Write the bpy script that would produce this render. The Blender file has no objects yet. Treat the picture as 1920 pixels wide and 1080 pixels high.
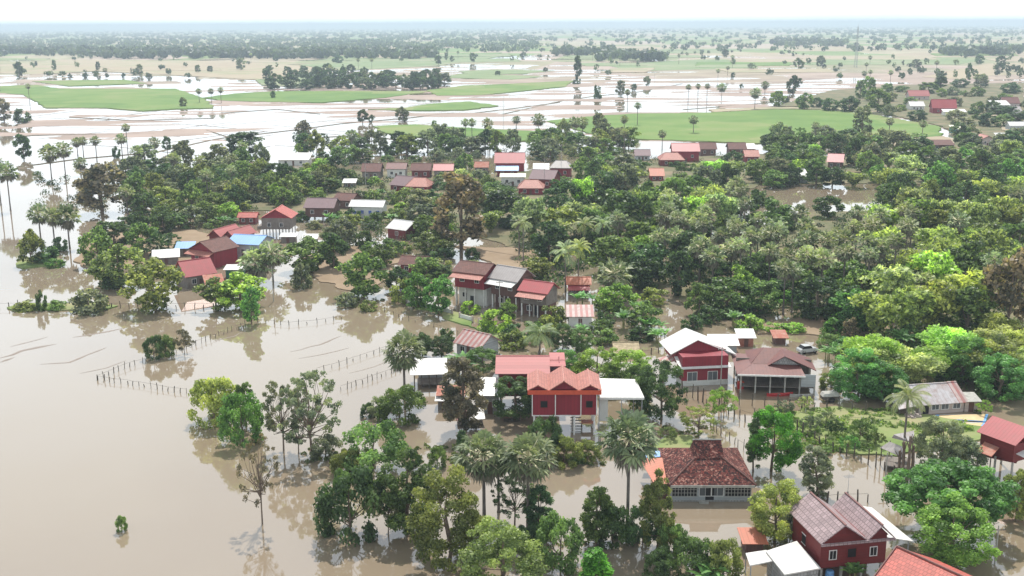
import bpy, math, random
import numpy as np
from mathutils import Vector, Matrix
sc = bpy.context.scene
col = sc.collection
RD = math.radians

# ------------------------------------------------------------------ camera
FPX, CAMH, PITCH, ROLL = 2050.0, 60.0, RD(13.55), RD(-0.27)
cam = bpy.data.cameras.new('camera'); camo = bpy.data.objects.new('camera', cam); col.objects.link(camo)
cam.sensor_width = 36.0; cam.lens = 36.0 * FPX / 1920.0
cam.clip_start = 1.0; cam.clip_end = 120000.0
camo.matrix_world = Matrix.Translation((0, 0, CAMH)) @ Matrix.Rotation(RD(90) - PITCH, 4, 'X') @ Matrix.Rotation(ROLL, 4, 'Z')
sc.camera = camo
sc.view_settings.view_transform = 'Standard'; sc.view_settings.look = 'None'
sc.view_settings.gamma = 1.0; sc.view_settings.exposure = 0.2
try: sc.cycles.use_denoising = True; sc.cycles.denoiser = 'OPENIMAGEDENOISE'
except Exception: pass
sc.cycles.max_bounces = 6; sc.cycles.diffuse_bounces = 3; sc.cycles.glossy_bounces = 3
sc.cycles.transmission_bounces = 3; sc.cycles.transparent_max_bounces = 4; sc.cycles.volume_bounces = 1
sc.cycles.sample_clamp_indirect = 6.0
# ------------------------------------------------------------------ sky and sun
SUN_EL, SUN_AZ = RD(57), RD(2)          # azimuth: from straight ahead (+Y), positive to the right
w = bpy.data.worlds.new('World'); sc.world = w; w.use_nodes = True
nt = w.node_tree; nt.nodes.clear()
sky = nt.nodes.new('ShaderNodeTexSky'); sky.sky_type = 'NISHITA'; sky.sun_disc = False
sky.sun_elevation = SUN_EL; sky.sun_rotation = SUN_AZ
sky.altitude = 0; sky.air_density = 1.0; sky.dust_density = 2.0; sky.ozone_density = 1.0
bg = nt.nodes.new('ShaderNodeBackground'); bg.inputs[1].default_value = 0.13
wo = nt.nodes.new('ShaderNodeOutputWorld')
nt.links.new(sky.outputs[0], bg.inputs[0])
# bright thin cloud cover over the blue
tcw = nt.nodes.new('ShaderNodeTexCoord'); mpw = nt.nodes.new('ShaderNodeMapping'); mpw.inputs['Scale'].default_value = (1.2, 1.2, 3.5); nt.links.new(tcw.outputs['Generated'], mpw.inputs[0])
nzw = nt.nodes.new('ShaderNodeTexNoise'); nzw.inputs['Scale'].default_value = 2.2; nzw.inputs['Detail'].default_value = 7; nt.links.new(mpw.outputs[0], nzw.inputs['Vector'])
crw = nt.nodes.new('ShaderNodeValToRGB'); crw.color_ramp.elements[0].position = 0.3; crw.color_ramp.elements[0].color = (.55, .55, .55, 1); crw.color_ramp.elements[1].position = 0.52; crw.color_ramp.elements[1].color = (1, 1, 1, 1); nt.links.new(nzw.outputs[0], crw.inputs[0])
cbg = nt.nodes.new('ShaderNodeBackground'); cbg.inputs[0].default_value = (0.86, 0.94, 1.0, 1); cbg.inputs[1].default_value = 1.3
spw = nt.nodes.new('ShaderNodeSeparateXYZ'); nt.links.new(tcw.outputs['Generated'], spw.inputs[0]); mrw = nt.nodes.new('ShaderNodeMapRange'); mrw.inputs[1].default_value = 0.1; mrw.inputs[2].default_value = 0.85; mrw.inputs[3].default_value = 1.8; mrw.inputs[4].default_value = 0.65; nt.links.new(spw.outputs[2], mrw.inputs[0]); nt.links.new(mrw.outputs[0], cbg.inputs[1])
mxw = nt.nodes.new('ShaderNodeMixShader'); nt.links.new(crw.outputs[0], mxw.inputs[0]); nt.links.new(bg.outputs[0], mxw.inputs[1]); nt.links.new(cbg.outputs[0], mxw.inputs[2]); nt.links.new(mxw.outputs[0], wo.inputs[0])
sl = bpy.data.lights.new('sun', 'SUN'); sl.energy = 4.5; sl.angle = RD(0.5); sl.color = (1.0, 0.95, 0.88)
so = bpy.data.objects.new('sun', sl); col.objects.link(so)
sd = Vector((math.sin(SUN_AZ) * math.cos(SUN_EL), math.cos(SUN_AZ) * math.cos(SUN_EL), math.sin(SUN_EL)))
so.rotation_euler = sd.to_track_quat('Z', 'Y').to_euler()

# ------------------------------------------------------------------ photograph pixel -> point on the ground (surveying)
_fw = np.array([0, math.cos(PITCH), -math.sin(PITCH)]); _u0 = np.array([0, math.sin(PITCH), math.cos(PITCH)]); _r0 = np.array([1., 0, 0])
_rt = _r0 * math.cos(ROLL) + _u0 * math.sin(ROLL); _up = -_r0 * math.sin(ROLL) + _u0 * math.cos(ROLL)
_C = np.array([0, 0, CAMH])
def G(px, py, z=0.0):
    d = _fw * FPX + _rt * (px - 960) + _up * (540 - py)
    return _C + d * ((z - CAMH) / d[2])
def zat(p, row):
    k = (540 - row) / FPX; v = np.array([p[0], p[1], -CAMH]); return float((k * (v @ _fw) - v @ _up) / (_up[2] - k * _fw[2]))
def prj(p):
    v = np.array(p) - _C; return 960 + FPX * (v @ _rt) / (v @ _fw), 540 - FPX * (v @ _up) / (v @ _fw)
def mpp(p): return float((np.array([p[0], p[1], 0]) - _C) @ _fw / FPX)

# ------------------------------------------------------------------ materials
MATS = {}
def newmat(name):
    m = bpy.data.materials.new(name); m.use_nodes = True
    n = m.node_tree; b = n.nodes['Principled BSDF']; return m, n, b
def ND(n, t, **k):
    x = n.nodes.new(t)
    for a, v in k.items(): setattr(x, a, v)
    return x
def ramp(n, stops, interp='LINEAR'):
    r = n.nodes.new('ShaderNodeValToRGB'); e = r.color_ramp.elements; r.color_ramp.interpolation = interp
    while len(e) < len(stops): e.new(0.5)
    for i, (p, c) in enumerate(stops): e[i].position = p; e[i].color = (c[0], c[1], c[2], 1)
    return r
def mixc(n, fac, a, b, mode='MIX'):
    x = n.nodes.new('ShaderNodeMix'); x.data_type = 'RGBA'; x.blend_type = mode
    def s(i, v):
        if hasattr(v, 'is_output') or isinstance(v, bpy.types.NodeSocket): n.links.new(v, x.inputs[i])
        else: x.inputs[i].default_value = v if not isinstance(v, tuple) else (v[0], v[1], v[2], 1)
    s(0, fac); s(6, a); s(7, b); return x.outputs[2]
def math_(n, op, a, b=0.0):
    x = n.nodes.new('ShaderNodeMath'); x.operation = op
    for i, v in ((0, a), (1, b)):
        if isinstance(v, bpy.types.NodeSocket): n.links.new(v, x.inputs[i])
        else: x.inputs[i].default_value = v
    return x.outputs[0]

def leafmat(name, trans=0.35, rough=0.5):
    m, n, b = newmat(name)
    oi = ND(n, 'ShaderNodeObjectInfo'); at = ND(n, 'ShaderNodeAttribute', attribute_name='tint')
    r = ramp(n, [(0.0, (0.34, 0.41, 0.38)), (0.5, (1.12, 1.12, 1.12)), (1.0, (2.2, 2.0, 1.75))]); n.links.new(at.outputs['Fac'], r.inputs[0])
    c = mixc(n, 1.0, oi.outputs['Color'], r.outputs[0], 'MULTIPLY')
    n.nodes.remove(b)
    d = ND(n, 'ShaderNodeBsdfPrincipled'); d.inputs['Roughness'].default_value = rough; d.inputs['Specular IOR Level'].default_value = 0.3
    n.links.new(c, d.inputs['Base Color'])
    t = ND(n, 'ShaderNodeBsdfTranslucent'); c2 = mixc(n, 1.0, c, (1.25, 1.35, 0.7), 'MULTIPLY'); n.links.new(c2, t.inputs[0])
    mx = ND(n, 'ShaderNodeMixShader'); mx.inputs[0].default_value = trans
    n.links.new(d.outputs[0], mx.inputs[1]); n.links.new(t.outputs[0], mx.inputs[2]); n.links.new(mx.outputs[0], n.nodes['Material Output'].inputs[0])
    return m
LEAF = leafmat('leaf', 0.42, 0.45); PALM = leafmat('palm_leaf', 0.3, 0.5)

def noisy(name, c, var=0.3, scale=1.5, rough=0.8, c2=None, spec=0.3, stretch=None):
    m, n, b = newmat(name); b.inputs['Roughness'].default_value = rough; b.inputs['Specular IOR Level'].default_value = spec
    tc = ND(n, 'ShaderNodeTexCoord'); src = tc.outputs['Object']
    if stretch:
        mp = ND(n, 'ShaderNodeMapping'); mp.inputs['Scale'].default_value = stretch; n.links.new(src, mp.inputs[0]); src = mp.outputs[0]
    t = ND(n, 'ShaderNodeTexNoise'); t.inputs['Scale'].default_value = scale; t.inputs['Detail'].default_value = 5
    n.links.new(src, t.inputs['Vector'])
    lo = tuple(x * (1 - var) for x in c); hi = tuple(min(1, x * (1 + var)) for x in (c2 or c))
    r = ramp(n, [(0.3, lo), (0.7, hi)]); n.links.new(t.outputs[0], r.inputs[0]); n.links.new(r.outputs[0], b.inputs['Base Color'])
    return m
BARK = noisy('bark', (0.16, 0.12, 0.09), 0.35, 3.0, 0.9); PBARK = noisy('palm_bark', (0.15, 0.13, 0.115), 0.35, 2.0, 0.9, stretch=(1, 1, 4))
DEADF = noisy('dead_frond', (0.21, 0.19, 0.14), 0.4, 2.0, 0.9)

def uvmat(name, base, kind, rough=0.7, stain=0.4, stain_col=(0.12, 0.08, 0.06), alt=None, period=0.5, spec=0.4, metal=0.0):
    """kind: tile | corr (ribs run down the slope) | plank (vertical boards) | lap (horizontal boards) | sheet | stripe"""
    m, n, b = newmat(name); b.inputs['Roughness'].default_value = rough; b.inputs['Specular IOR Level'].default_value = spec; b.inputs['Metallic'].default_value = metal
    uv = ND(n, 'ShaderNodeUVMap', uv_map='UVMap'); ge = ND(n, 'ShaderNodeTexCoord')
    t = ND(n, 'ShaderNodeTexNoise'); t.inputs['Scale'].default_value = 0.9; t.inputs['Detail'].default_value = 6; t.inputs['Roughness'].default_value = 0.65
    n.links.new(ge.outputs['Object'], t.inputs['Vector'])
    lo = tuple(x * 0.72 for x in base); hi = tuple(min(1, x * 1.12) for x in base)
    c = None; bump = None
    sep = ND(n, 'ShaderNodeSeparateXYZ'); n.links.new(uv.outputs[0], sep.inputs[0])
    if kind == 'tile':
        br = ND(n, 'ShaderNodeTexBrick'); n.links.new(uv.outputs[0], br.inputs['Vector'])
        br.inputs['Color1'].default_value = (*lo, 1); br.inputs['Color2'].default_value = (*hi, 1)
        br.inputs['Mortar'].default_value = (base[0] * .42, base[1] * .4, base[2] * .4, 1)
        br.inputs['Scale'].default_value = 1.0; br.inputs['Brick Width'].default_value = period; br.inputs['Row Height'].default_value = period * 1.1
        br.inputs['Mortar Size'].default_value = period * 0.07; br.inputs['Bias'].default_value = 0.1
        c = br.outputs[0]; bump = br.outputs['Fac']
    elif kind in ('corr', 'plank', 'lap', 'stripe'):
        ax = sep.outputs[1 if kind == 'lap' else 0]
        ph = math_(n, 'FRACT', math_(n, 'DIVIDE', ax, period))
        if kind == 'stripe':
            r = ramp(n, [(0.0, base), (0.48, base), (0.52, alt), (1.0, alt)]); n.links.new(ph, r.inputs[0]); c = r.outputs[0]
        else:
            idx = math_(n, 'FLOOR', math_(n, 'DIVIDE', ax, period))
            wn = ND(n, 'ShaderNodeTexWhiteNoise', noise_dimensions='1D'); n.links.new(idx, wn.inputs['W'])
            dark = 0.55 if kind != 'corr' else 0.74
            r = ramp(n, [(0.0, tuple(x * dark for x in base)), (0.14, base), (0.86, base), (1.0, tuple(x * dark for x in base))]); n.links.new(ph, r.inputs[0])
            c = mixc(n, 0.45 if kind != 'corr' else 0.15, r.outputs[0], mixc(n, wn.outputs[0], lo, hi)); bump = ph
    else:
        idx = math_(n, 'FLOOR', math_(n, 'DIVIDE', sep.outputs[0], 0.9))
        wn = ND(n, 'ShaderNodeTexWhiteNoise', noise_dimensions='1D'); n.links.new(idx, wn.inputs['W'])
        c = mixc(n, wn.outputs[0], tuple(x * 0.93 for x in base), base)
    r2 = ramp(n, [(0.42, (0, 0, 0)), (0.66, (1, 1, 1))]); n.links.new(t.outputs[0], r2.inputs[0])
    c = mixc(n, math_(n, 'MULTIPLY', r2.outputs[0], stain), c, stain_col if stain_col else lo)
    n.links.new(c, b.inputs['Base Color'])
    if bump is not None:
        bp = ND(n, 'ShaderNodeBump'); bp.inputs['Strength'].default_value = 0.35; bp.inputs['Distance'].default_value = 0.04
        n.links.new(bump, bp.inputs['Height']); n.links.new(bp.outputs[0], b.inputs['Normal'])
    return m
def mottle(name, cs, scale=3.0, rough=0.9):
    m, n, b = newmat(name); b.inputs['Roughness'].default_value = rough; b.inputs['Specular IOR Level'].default_value = 0.2
    uv = ND(n, 'ShaderNodeUVMap', uv_map='UVMap')
    v = ND(n, 'ShaderNodeTexVoronoi'); v.inputs['Scale'].default_value = scale; n.links.new(uv.outputs[0], v.inputs['Vector'])
    s = ND(n, 'ShaderNodeSeparateColor'); n.links.new(v.outputs['Color'], s.inputs[0])
    t = ND(n, 'ShaderNodeTexNoise'); t.inputs['Scale'].default_value = 0.45; t.inputs['Detail'].default_value = 3; n.links.new(uv.outputs[0], t.inputs['Vector'])
    f = math_(n, 'ADD', math_(n, 'MULTIPLY', s.outputs[0], 0.5), math_(n, 'MULTIPLY', t.outputs[0], 0.5))
    r = ramp(n, cs); n.links.new(f, r.inputs[0]); n.links.new(r.outputs[0], b.inputs['Base Color'])
    return m
def DKN(c): return tuple(x * .82 for x in c)
M = dict(
    coral_tile=uvmat('coral_tile', (0.42, 0.16, 0.125), 'tile', 0.6, 0.6, (0.36, 0.15, 0.11), period=0.42),
    pink_tile=uvmat('pink_tile', (0.38, 0.11, 0.105), 'lap', 0.6, 0.45, (0.33, 0.11, 0.10), period=0.75),
    red_tile=uvmat('red_tile', (0.44, 0.085, 0.062), 'tile', 0.55, 0.4, (0.34, 0.08, 0.06), period=0.42),
    red_metal=uvmat('red_metal', (0.35, 0.055, 0.062), 'corr', 0.5, 0.5, (0.24, 0.06, 0.055), period=0.5),
    dull_red=uvmat('dull_red', (0.14, 0.052, 0.047), 'corr', 0.6, 0.5, (0.2, 0.07, 0.05), period=0.6),
    orange_metal=uvmat('orange_metal', (0.46, 0.14, 0.08), 'corr', 0.6, 0.6, (0.35, 0.15, 0.09), period=0.6),
    brown_tile=uvmat('brown_tile', (0.17, 0.075, 0.06), 'tile', 0.8, 0.5, (0.09, 0.055, 0.05), period=0.45),
    old_tile=mottle('old_tile', [(0.25, (0.022, 0.015, 0.015)), (0.42, (0.06, 0.02, 0.018)), (0.53, (0.15, 0.038, 0.03)), (0.62, (0.085, 0.028, 0.024)), (0.78, (0.36, 0.19, 0.15))], scale=5.0),
    lilac_tile=uvmat('lilac_tile', (0.33, 0.245, 0.25), 'tile', 0.6, 0.15, (0.25, 0.18, 0.18), period=0.5),
    purple_roof=uvmat('purple_roof', (0.17, 0.1, 0.11), 'corr', 0.65, 0.3, (0.1, 0.07, 0.07), period=0.6),
    grey_roof=uvmat('grey_roof', (0.34, 0.31, 0.30), 'corr', 0.6, 0.4, (0.22, 0.19, 0.18), period=0.6),
    white_roof=uvmat('white_roof', (0.64, 0.63, 0.61), 'sheet', 0.45, 0.4, (0.42, 0.40, 0.36)),
    cream_roof=uvmat('cream_roof', (0.66, 0.64, 0.5), 'sheet', 0.5, 0.3, (0.45, 0.43, 0.36)),
    blue_roof=uvmat('blue_roof', (0.22, 0.40, 0.72), 'corr', 0.5, 0.4, (0.22, 0.33, 0.5), period=0.7),
    rust_roof=uvmat('rust_roof', (0.36, 0.12, 0.08), 'corr', 0.8, 0.7, (0.42, 0.26, 0.2), period=0.6),
    old_metal=uvmat('old_metal', (0.42, 0.40, 0.41), 'corr', 0.6, 0.7, (0.25, 0.16, 0.13), period=0.7),
    stripe=uvmat('striped_metal', (0.33, 0.12, 0.11), 'stripe', 0.6, 0.8, (0.27, 0.17, 0.15), alt=(0.42, 0.33, 0.31), period=1.1),
    red_wall=uvmat('red_wall', (0.24, 0.018, 0.032), 'plank', 0.6, 0.4, (0.18, 0.02, 0.025), period=0.5),
    dark_red_wall=uvmat('dark_red_wall', (0.17, 0.022, 0.022), 'lap', 0.6, 0.3, (0.1, 0.02, 0.02), period=0.35),
    brown_wall=uvmat('brown_wall', (0.14, 0.07, 0.055), 'plank', 0.8, 0.5, (0.07, 0.045, 0.04), period=0.4),
    wood=uvmat('weathered_wood', (0.22, 0.19, 0.165), 'plank', 0.85, 0.6, (0.1, 0.08, 0.07), period=0.35),
    pink_wall=uvmat('pink_wall', (0.48, 0.40, 0.36), 'lap', 0.8, 0.4, (0.35, 0.27, 0.24), period=0.5),
    white_wall=uvmat('white_wall', (0.62, 0.62, 0.59), 'sheet', 0.8, 0.4, (0.42, 0.40, 0.36)),
    grey_wall=uvmat('grey_wall', (0.38, 0.41, 0.43), 'lap', 0.6, 0.4, (0.28, 0.28, 0.27), period=0.4),
    block=uvmat('block_wall', (0.34, 0.34, 0.33), 'tile', 0.9, 0.5, (0.22, 0.21, 0.2), period=0.4),
    green_wall=uvmat('green_wall', (0.03, 0.16, 0.11), 'corr', 0.6, 0.3, (0.05, 0.1, 0.07), period=0.4),
    blue_wall=uvmat('blue_wall', (0.05, 0.12, 0.45), 'plank', 0.7, 0.2, (0.05, 0.1, 0.3), period=0.5),
    white=noisy('white_paint', (0.68, 0.67, 0.65), 0.1, 2, 0.6), concrete=noisy('concrete', (0.36, 0.35, 0.32), 0.25, 2, 0.9),
    post=noisy('old_post', (0.10, 0.085, 0.07), 0.4, 4, 0.9), dark=noisy('dark_opening', (0.012, 0.012, 0.014), 0.3, 1, 0.4),
    grille=uvmat('window_grille', (0.10, 0.11, 0.12), 'plank', 0.5, 0.1, (0.1, 0.1, 0.1), period=0.35),
    orange_paint=noisy('orange_fascia', (0.5, 0.08, 0.04), 0.1, 2, 0.6),
    steel=noisy('steel', (0.3, 0.31, 0.32), 0.15, 4, 0.45), blue_tarp=noisy('blue_tarp', (0.16, 0.36, 0.66), 0.25, 2, 0.5),
    grain=noisy('drying_grain', (0.56, 0.42, 0.24), 0.12, 0.8, 0.95), straw=noisy('straw', (0.38, 0.31, 0.2), 0.3, 2, 0.95),
    rubble=noisy('rubble', (0.32, 0.27, 0.24), 0.5, 3, 0.95), car_paint=noisy('car_paint', (0.45, 0.46, 0.47), 0.05, 1, 0.25, spec=0.6),
    rubber=noisy('rubber', (0.02, 0.02, 0.02), 0.2, 4, 0.8), red_paint=noisy('red_paint', (0.45, 0.03, 0.03), 0.15, 2, 0.5),
)

# ------------------------------------------------------------------ object helpers
def tag(o, label=None, cat=None, group=None, kind=None):
    if label: o['label'] = label
    if cat: o['category'] = cat
    if group: o['group'] = group
    if kind: o['kind'] = kind
    return o
def empty(name, loc=(0, 0, 0), rz=0.0):
    o = bpy.data.objects.new(name, None); col.objects.link(o); o.location = loc; o.rotation_euler = (0, 0, rz); o.empty_display_size = 0.5; return o
class MB:
    def __init__(s): s.v = []; s.f = []
    def poly(s, pts):
        i = len(s.v); s.v += [tuple(map(float, p)) for p in pts]; s.f.append(tuple(range(i, i + len(pts)))); return s
    def hexa(s, b, t):      # bottom 4 (ccw from above), top 4
        i = len(s.v); s.v += [tuple(map(float, p)) for p in b] + [tuple(map(float, p)) for p in t]
        s.f += [(i + 3, i + 2, i + 1, i), (i + 4, i + 5, i + 6, i + 7)] + [(i + k, i + (k + 1) % 4, i + 4 + (k + 1) % 4, i + 4 + k) for k in range(4)]; return s
    def box(s, x0, x1, y0, y1, z0, z1):
        q = [(x0, y0), (x1, y0), (x1, y1), (x0, y1)]; return s.hexa([(a, b, z0) for a, b in q], [(a, b, z1) for a, b in q])
    def slab(s, p0, p1, p2, p3, t=0.1):   # top surface ccw seen from outside
        a = [np.array(p, float) for p in (p0, p1, p2, p3)]; n = np.cross(a[1] - a[0], a[3] - a[0]); n /= np.linalg.norm(n) + 1e-9
        return s.hexa([p - n * t for p in a], a)
    def prism(s, tri, d):
        a = [np.array(p, float) for p in tri]; d = np.array(d, float); i = len(s.v); s.v += [tuple(p) for p in a] + [tuple(p + d) for p in a]; k = len(a)
        s.f += [tuple(range(i, i + k)), tuple(range(i + 2 * k - 1, i + k - 1, -1))] + [(i + j, i + k + j, i + k + (j + 1) % k, i + (j + 1) % k) for j in range(k)]; return s
    def tube(s, pts, rad, n=6, cap=True):
        base = len(s.v); pts = [np.array(p, float) for p in pts]
        for j, p in enumerate(pts):
            d = pts[min(j + 1, len(pts) - 1)] - pts[max(j - 1, 0)]; d /= np.linalg.norm(d) + 1e-9
            a = np.cross(d, (0, 0, 1.0) if abs(d[2]) < 0.9 else (1.0, 0, 0)); a /= np.linalg.norm(a); b = np.cross(d, a)
            for k in range(n):
                t = 2 * math.pi * k / n; s.v.append(tuple(p + (a * math.cos(t) + b * math.sin(t)) * rad[j]))
        for j in range(len(pts) - 1):
            for k in range(n):
                s.f.append((base + j * n + k, base + j * n + (k + 1) % n, base + (j + 1) * n + (k + 1) % n, base + (j + 1) * n + k))
        if cap: s.f.append(tuple(base + (len(pts) - 1) * n + k for k in range(n)))
        return s
    def mesh(s, name, mat):
        me = bpy.data.meshes.new(name); me.from_pydata(s.v, [], s.f); me.materials.append(mat); me.update()
        uv = me.uv_layers.new(name='UVMap'); V = np.array(s.v, float); dat = np.zeros(len(me.loops) * 2, np.float32)
        for p in me.polygons:
            n = np.array(p.normal); u = np.array([-n[1], n[0], 0.0])
            if np.linalg.norm(u) < 0.12: u = np.array([1.0, 0, 0])
            u /= np.linalg.norm(u); vv = np.cross(n, u)
            for li in p.loop_indices:
                q = V[me.loops[li].vertex_index]; dat[2 * li] = q @ u; dat[2 * li + 1] = q @ vv
        uv.data.foreach_set('uv', dat); return me
    def add(s, name, mat, parent=None, label=None):
        if isinstance(mat, str): mat = M[mat]
        o = bpy.data.objects.new(name, s.mesh(name, mat)); col.objects.link(o)
        if parent is not None: o.parent = parent
        if label: o['label'] = label
        return o
def cards_mesh(name, C, N, S, tint, mat, elong=1.35, rng=None, T=None):
    """leaf cards: centres, normals, half sizes"""
    n = len(C); rng = rng or np.random.default_rng(1)
    N = N / (np.linalg.norm(N, axis=1, keepdims=True) + 1e-9)
    R = rng.normal(size=(n, 3)) if T is None else T; A = np.cross(N, R); A /= np.linalg.norm(A, axis=1, keepdims=True) + 1e-9; B = np.cross(N, A)
    A = A * S[:, None]; B = B * S[:, None] * elong
    V = np.stack([C - B, C + A, C + B * 1.0, C - A], axis=1).reshape(-1, 3).astype(np.float32)
    me = bpy.data.meshes.new(name); me.vertices.add(4 * n); me.vertices.foreach_set('co', V.ravel()); me.loops.add(4 * n); me.polygons.add(n)
    me.loops.foreach_set('vertex_index', np.arange(4 * n, dtype=np.int32)); me.polygons.foreach_set('loop_start', np.arange(0, 4 * n, 4, dtype=np.int32))
    try: me.polygons.foreach_set('loop_total', np.full(n, 4, dtype=np.int32))
    except Exception: pass
    me.materials.append(mat); at = me.attributes.new('tint', 'FLOAT', 'FACE'); at.data.foreach_set('value', tint.astype(np.float32)); me.update(); me.validate(); return me

# ------------------------------------------------------------------ noise and ground
def _h(ix, iy, s): v = np.sin(ix * 127.1 + iy * 311.7 + s * 74.7) * 43758.5453; return v - np.floor(v)
def vnoise(x, y, s=0):
    ix, iy = np.floor(x), np.floor(y); fx, fy = x - ix, y - iy; fx = fx * fx * (3 - 2 * fx); fy = fy * fy * (3 - 2 * fy)
    a, b, c, d = _h(ix, iy, s), _h(ix + 1, iy, s), _h(ix, iy + 1, s), _h(ix + 1, iy + 1, s)
    return a + (b - a) * fx + (c - a) * fy + (a - b - c + d) * fx * fy
def fbm(x, y, s=0, o=4): return sum(vnoise(x * 2 ** k, y * 2 ** k, s + k) / 2 ** (k + 1) for k in range(o))
def sstep(a, b, x): t = np.clip((x - a) / (b - a), 0, 1); return t * t * (3 - 2 * t)
FAR = 60000.0
def build_ground():
    ds = np.concatenate([[-400, 20], np.geomspace(60, FAR, 520)]); us = np.linspace(-1, 1, 241)
    D, U = np.meshgrid(ds, us, indexing='ij'); X = U * (np.abs(D) * 0.62 + 260); Y = D
    n = fbm(X / 330, Y / 260, 3, 4); n2 = fbm(X / 90 + 7, Y / 70, 9, 3)
    rampd = sstep(560, 2300, Y)
    right = sstep(100, 420, X - 0.12 * Y) * sstep(560, 900, Y)
    n3 = fbm(X / 60 + Y / 90, Y / 14, 21, 3)
    Z = -0.75 + 0.64 * sstep(430, 640, Y) + 0.36 * rampd + 1.0 * (n - 0.47) * sstep(600, 1500, Y) + 0.5 * (n2 - 0.44) * sstep(450, 900, Y) + 1.5 * (n3 - .4375) * sstep(450, 640, Y) + 0.25 * right
    Z = np.where(Y > 2300, np.maximum(Z, 0.05 + 0.2 * n), Z); Z = np.clip(Z, -0.9, 0.35)
    nr, nc = D.shape; V = np.stack([X, Y, Z], -1).reshape(-1, 3)
    i = np.arange(nr - 1)[:, None] * nc + np.arange(nc - 1)[None, :]; Fc = np.stack([i, i + 1, i + nc + 1, i + nc], -1).reshape(-1, 4)
    me = bpy.data.meshes.new('ground'); me.from_pydata(V.tolist(), [], Fc.tolist()); me.polygons.foreach_set('use_smooth', [True] * len(me.polygons)); me.update()
    m, n_, b = newmat('mud_and_fields'); b.inputs['Roughness'].default_value = 0.95; b.inputs['Specular IOR Level'].default_value = 0.15
    g = ND(n_, 'ShaderNodeNewGeometry'); mp = ND(n_, 'ShaderNodeMapping'); mp.inputs['Rotation'].default_value = (0, 0, 0.25); mp.inputs['Scale'].default_value = (1 / 170, 1 / 320, 0)
    n_.links.new(g.outputs['Position'], mp.inputs[0])
    v = ND(n_, 'ShaderNodeTexVoronoi', distance='CHEBYCHEV'); v.inputs['Scale'].default_value = 1.0; n_.links.new(mp.outputs[0], v.inputs['Vector'])
    s = ND(n_, 'ShaderNodeSeparateColor'); n_.links.new(v.outputs['Color'], s.inputs[0])
    r = ramp(n_, [(0.0, (0.36, 0.31, 0.22)), (0.2, (0.40, 0.34, 0.28)), (0.36, (0.27, 0.29, 0.15)), (0.5, (0.20, 0.27, 0.11)), (0.7, (0.37, 0.34, 0.24)), (0.84, (0.18, 0.26, 0.10))], 'CONSTANT'); n_.links.new(s.outputs[0], r.inputs[0])
    t = ND(n_, 'ShaderNodeTexNoise'); t.inputs['Scale'].default_value = 0.02; t.inputs['Detail'].default_value = 8; n_.links.new(g.outputs['Position'], t.inputs['Vector'])
    r2 = ramp(n_, [(0.3, (0.8, 0.78, 0.76)), (0.7, (1.15, 1.12, 1.1))]); n_.links.new(t.outputs[0], r2.inputs[0])
    sy = ND(n_, 'ShaderNodeSeparateXYZ'); n_.links.new(g.outputs['Position'], sy.inputs[0]); mr = ND(n_, 'ShaderNodeMapRange'); mr.inputs[1].default_value = 1000; mr.inputs[2].default_value = 2300; n_.links.new(sy.outputs[1], mr.inputs[0])
    base_ = mixc(n_, mr.outputs[0], (0.33, 0.265, 0.23), r.outputs[0])
    n_.links.new(mixc(n_, 1.0, base_, r2.outputs[0], 'MULTIPLY'), b.inputs['Base Color']); me.materials.append(m)
    o = bpy.data.objects.new('ground', me); col.objects.link(o); tag(o, kind='structure')
build_ground()
def build_water():
    m, n, b = newmat('muddy_flood_water')
    g = ND(n, 'ShaderNodeNewGeometry')
    t = ND(n, 'ShaderNodeTexNoise'); t.inputs['Scale'].default_value = 0.012; t.inputs['Detail'].default_value = 4; n.links.new(g.outputs['Position'], t.inputs['Vector'])
    r = ramp(n, [(0.35, (0.235, 0.182, 0.122)), (0.58, (0.243, 0.195, 0.142)), (0.75, (0.25, 0.21, 0.168))]); n.links.new(t.outputs[0], r.inputs[0])
    n.links.new(r.outputs[0], b.inputs['Base Color'])
    b.inputs['Roughness'].default_value = 0.03; b.inputs['IOR'].default_value = 2.0; b.inputs['Specular IOR Level'].default_value = 0.5
    mp = ND(n, 'ShaderNodeMapping'); mp.inputs['Scale'].default_value = (0.35, 0.6, 1); n.links.new(g.outputs['Position'], mp.inputs[0])
    t2 = ND(n, 'ShaderNodeTexNoise'); t2.inputs['Scale'].default_value = 1.0; t2.inputs['Detail'].default_value = 3; n.links.new(mp.outputs[0], t2.inputs['Vector'])
    t3 = ND(n, 'ShaderNodeTexNoise'); t3.inputs['Scale'].default_value = 0.02; n.links.new(g.outputs['Position'], t3.inputs['Vector'])
    r3 = ramp(n, [(0.4, (0.15, 0.15, 0.15)), (0.65, (1, 1, 1))]); n.links.new(t3.outputs[0], r3.inputs[0])
    bp = ND(n, 'ShaderNodeBump'); bp.inputs['Distance'].default_value = 0.02; n.links.new(math_(n, 'MULTIPLY', r3.outputs[0], 0.5), bp.inputs['Strength'])
    n.links.new(t2.outputs[0], bp.inputs['Height']); n.links.new(bp.outputs[0], b.inputs['Normal'])
    w_ = MB(); w_.poly([(-520, -300, 0), (520, -300, 0), (2600, 2600, 0), (-2600, 2600, 0)]); o = w_.add('flood_water', m); tag(o, kind='structure')
build_water()
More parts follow.
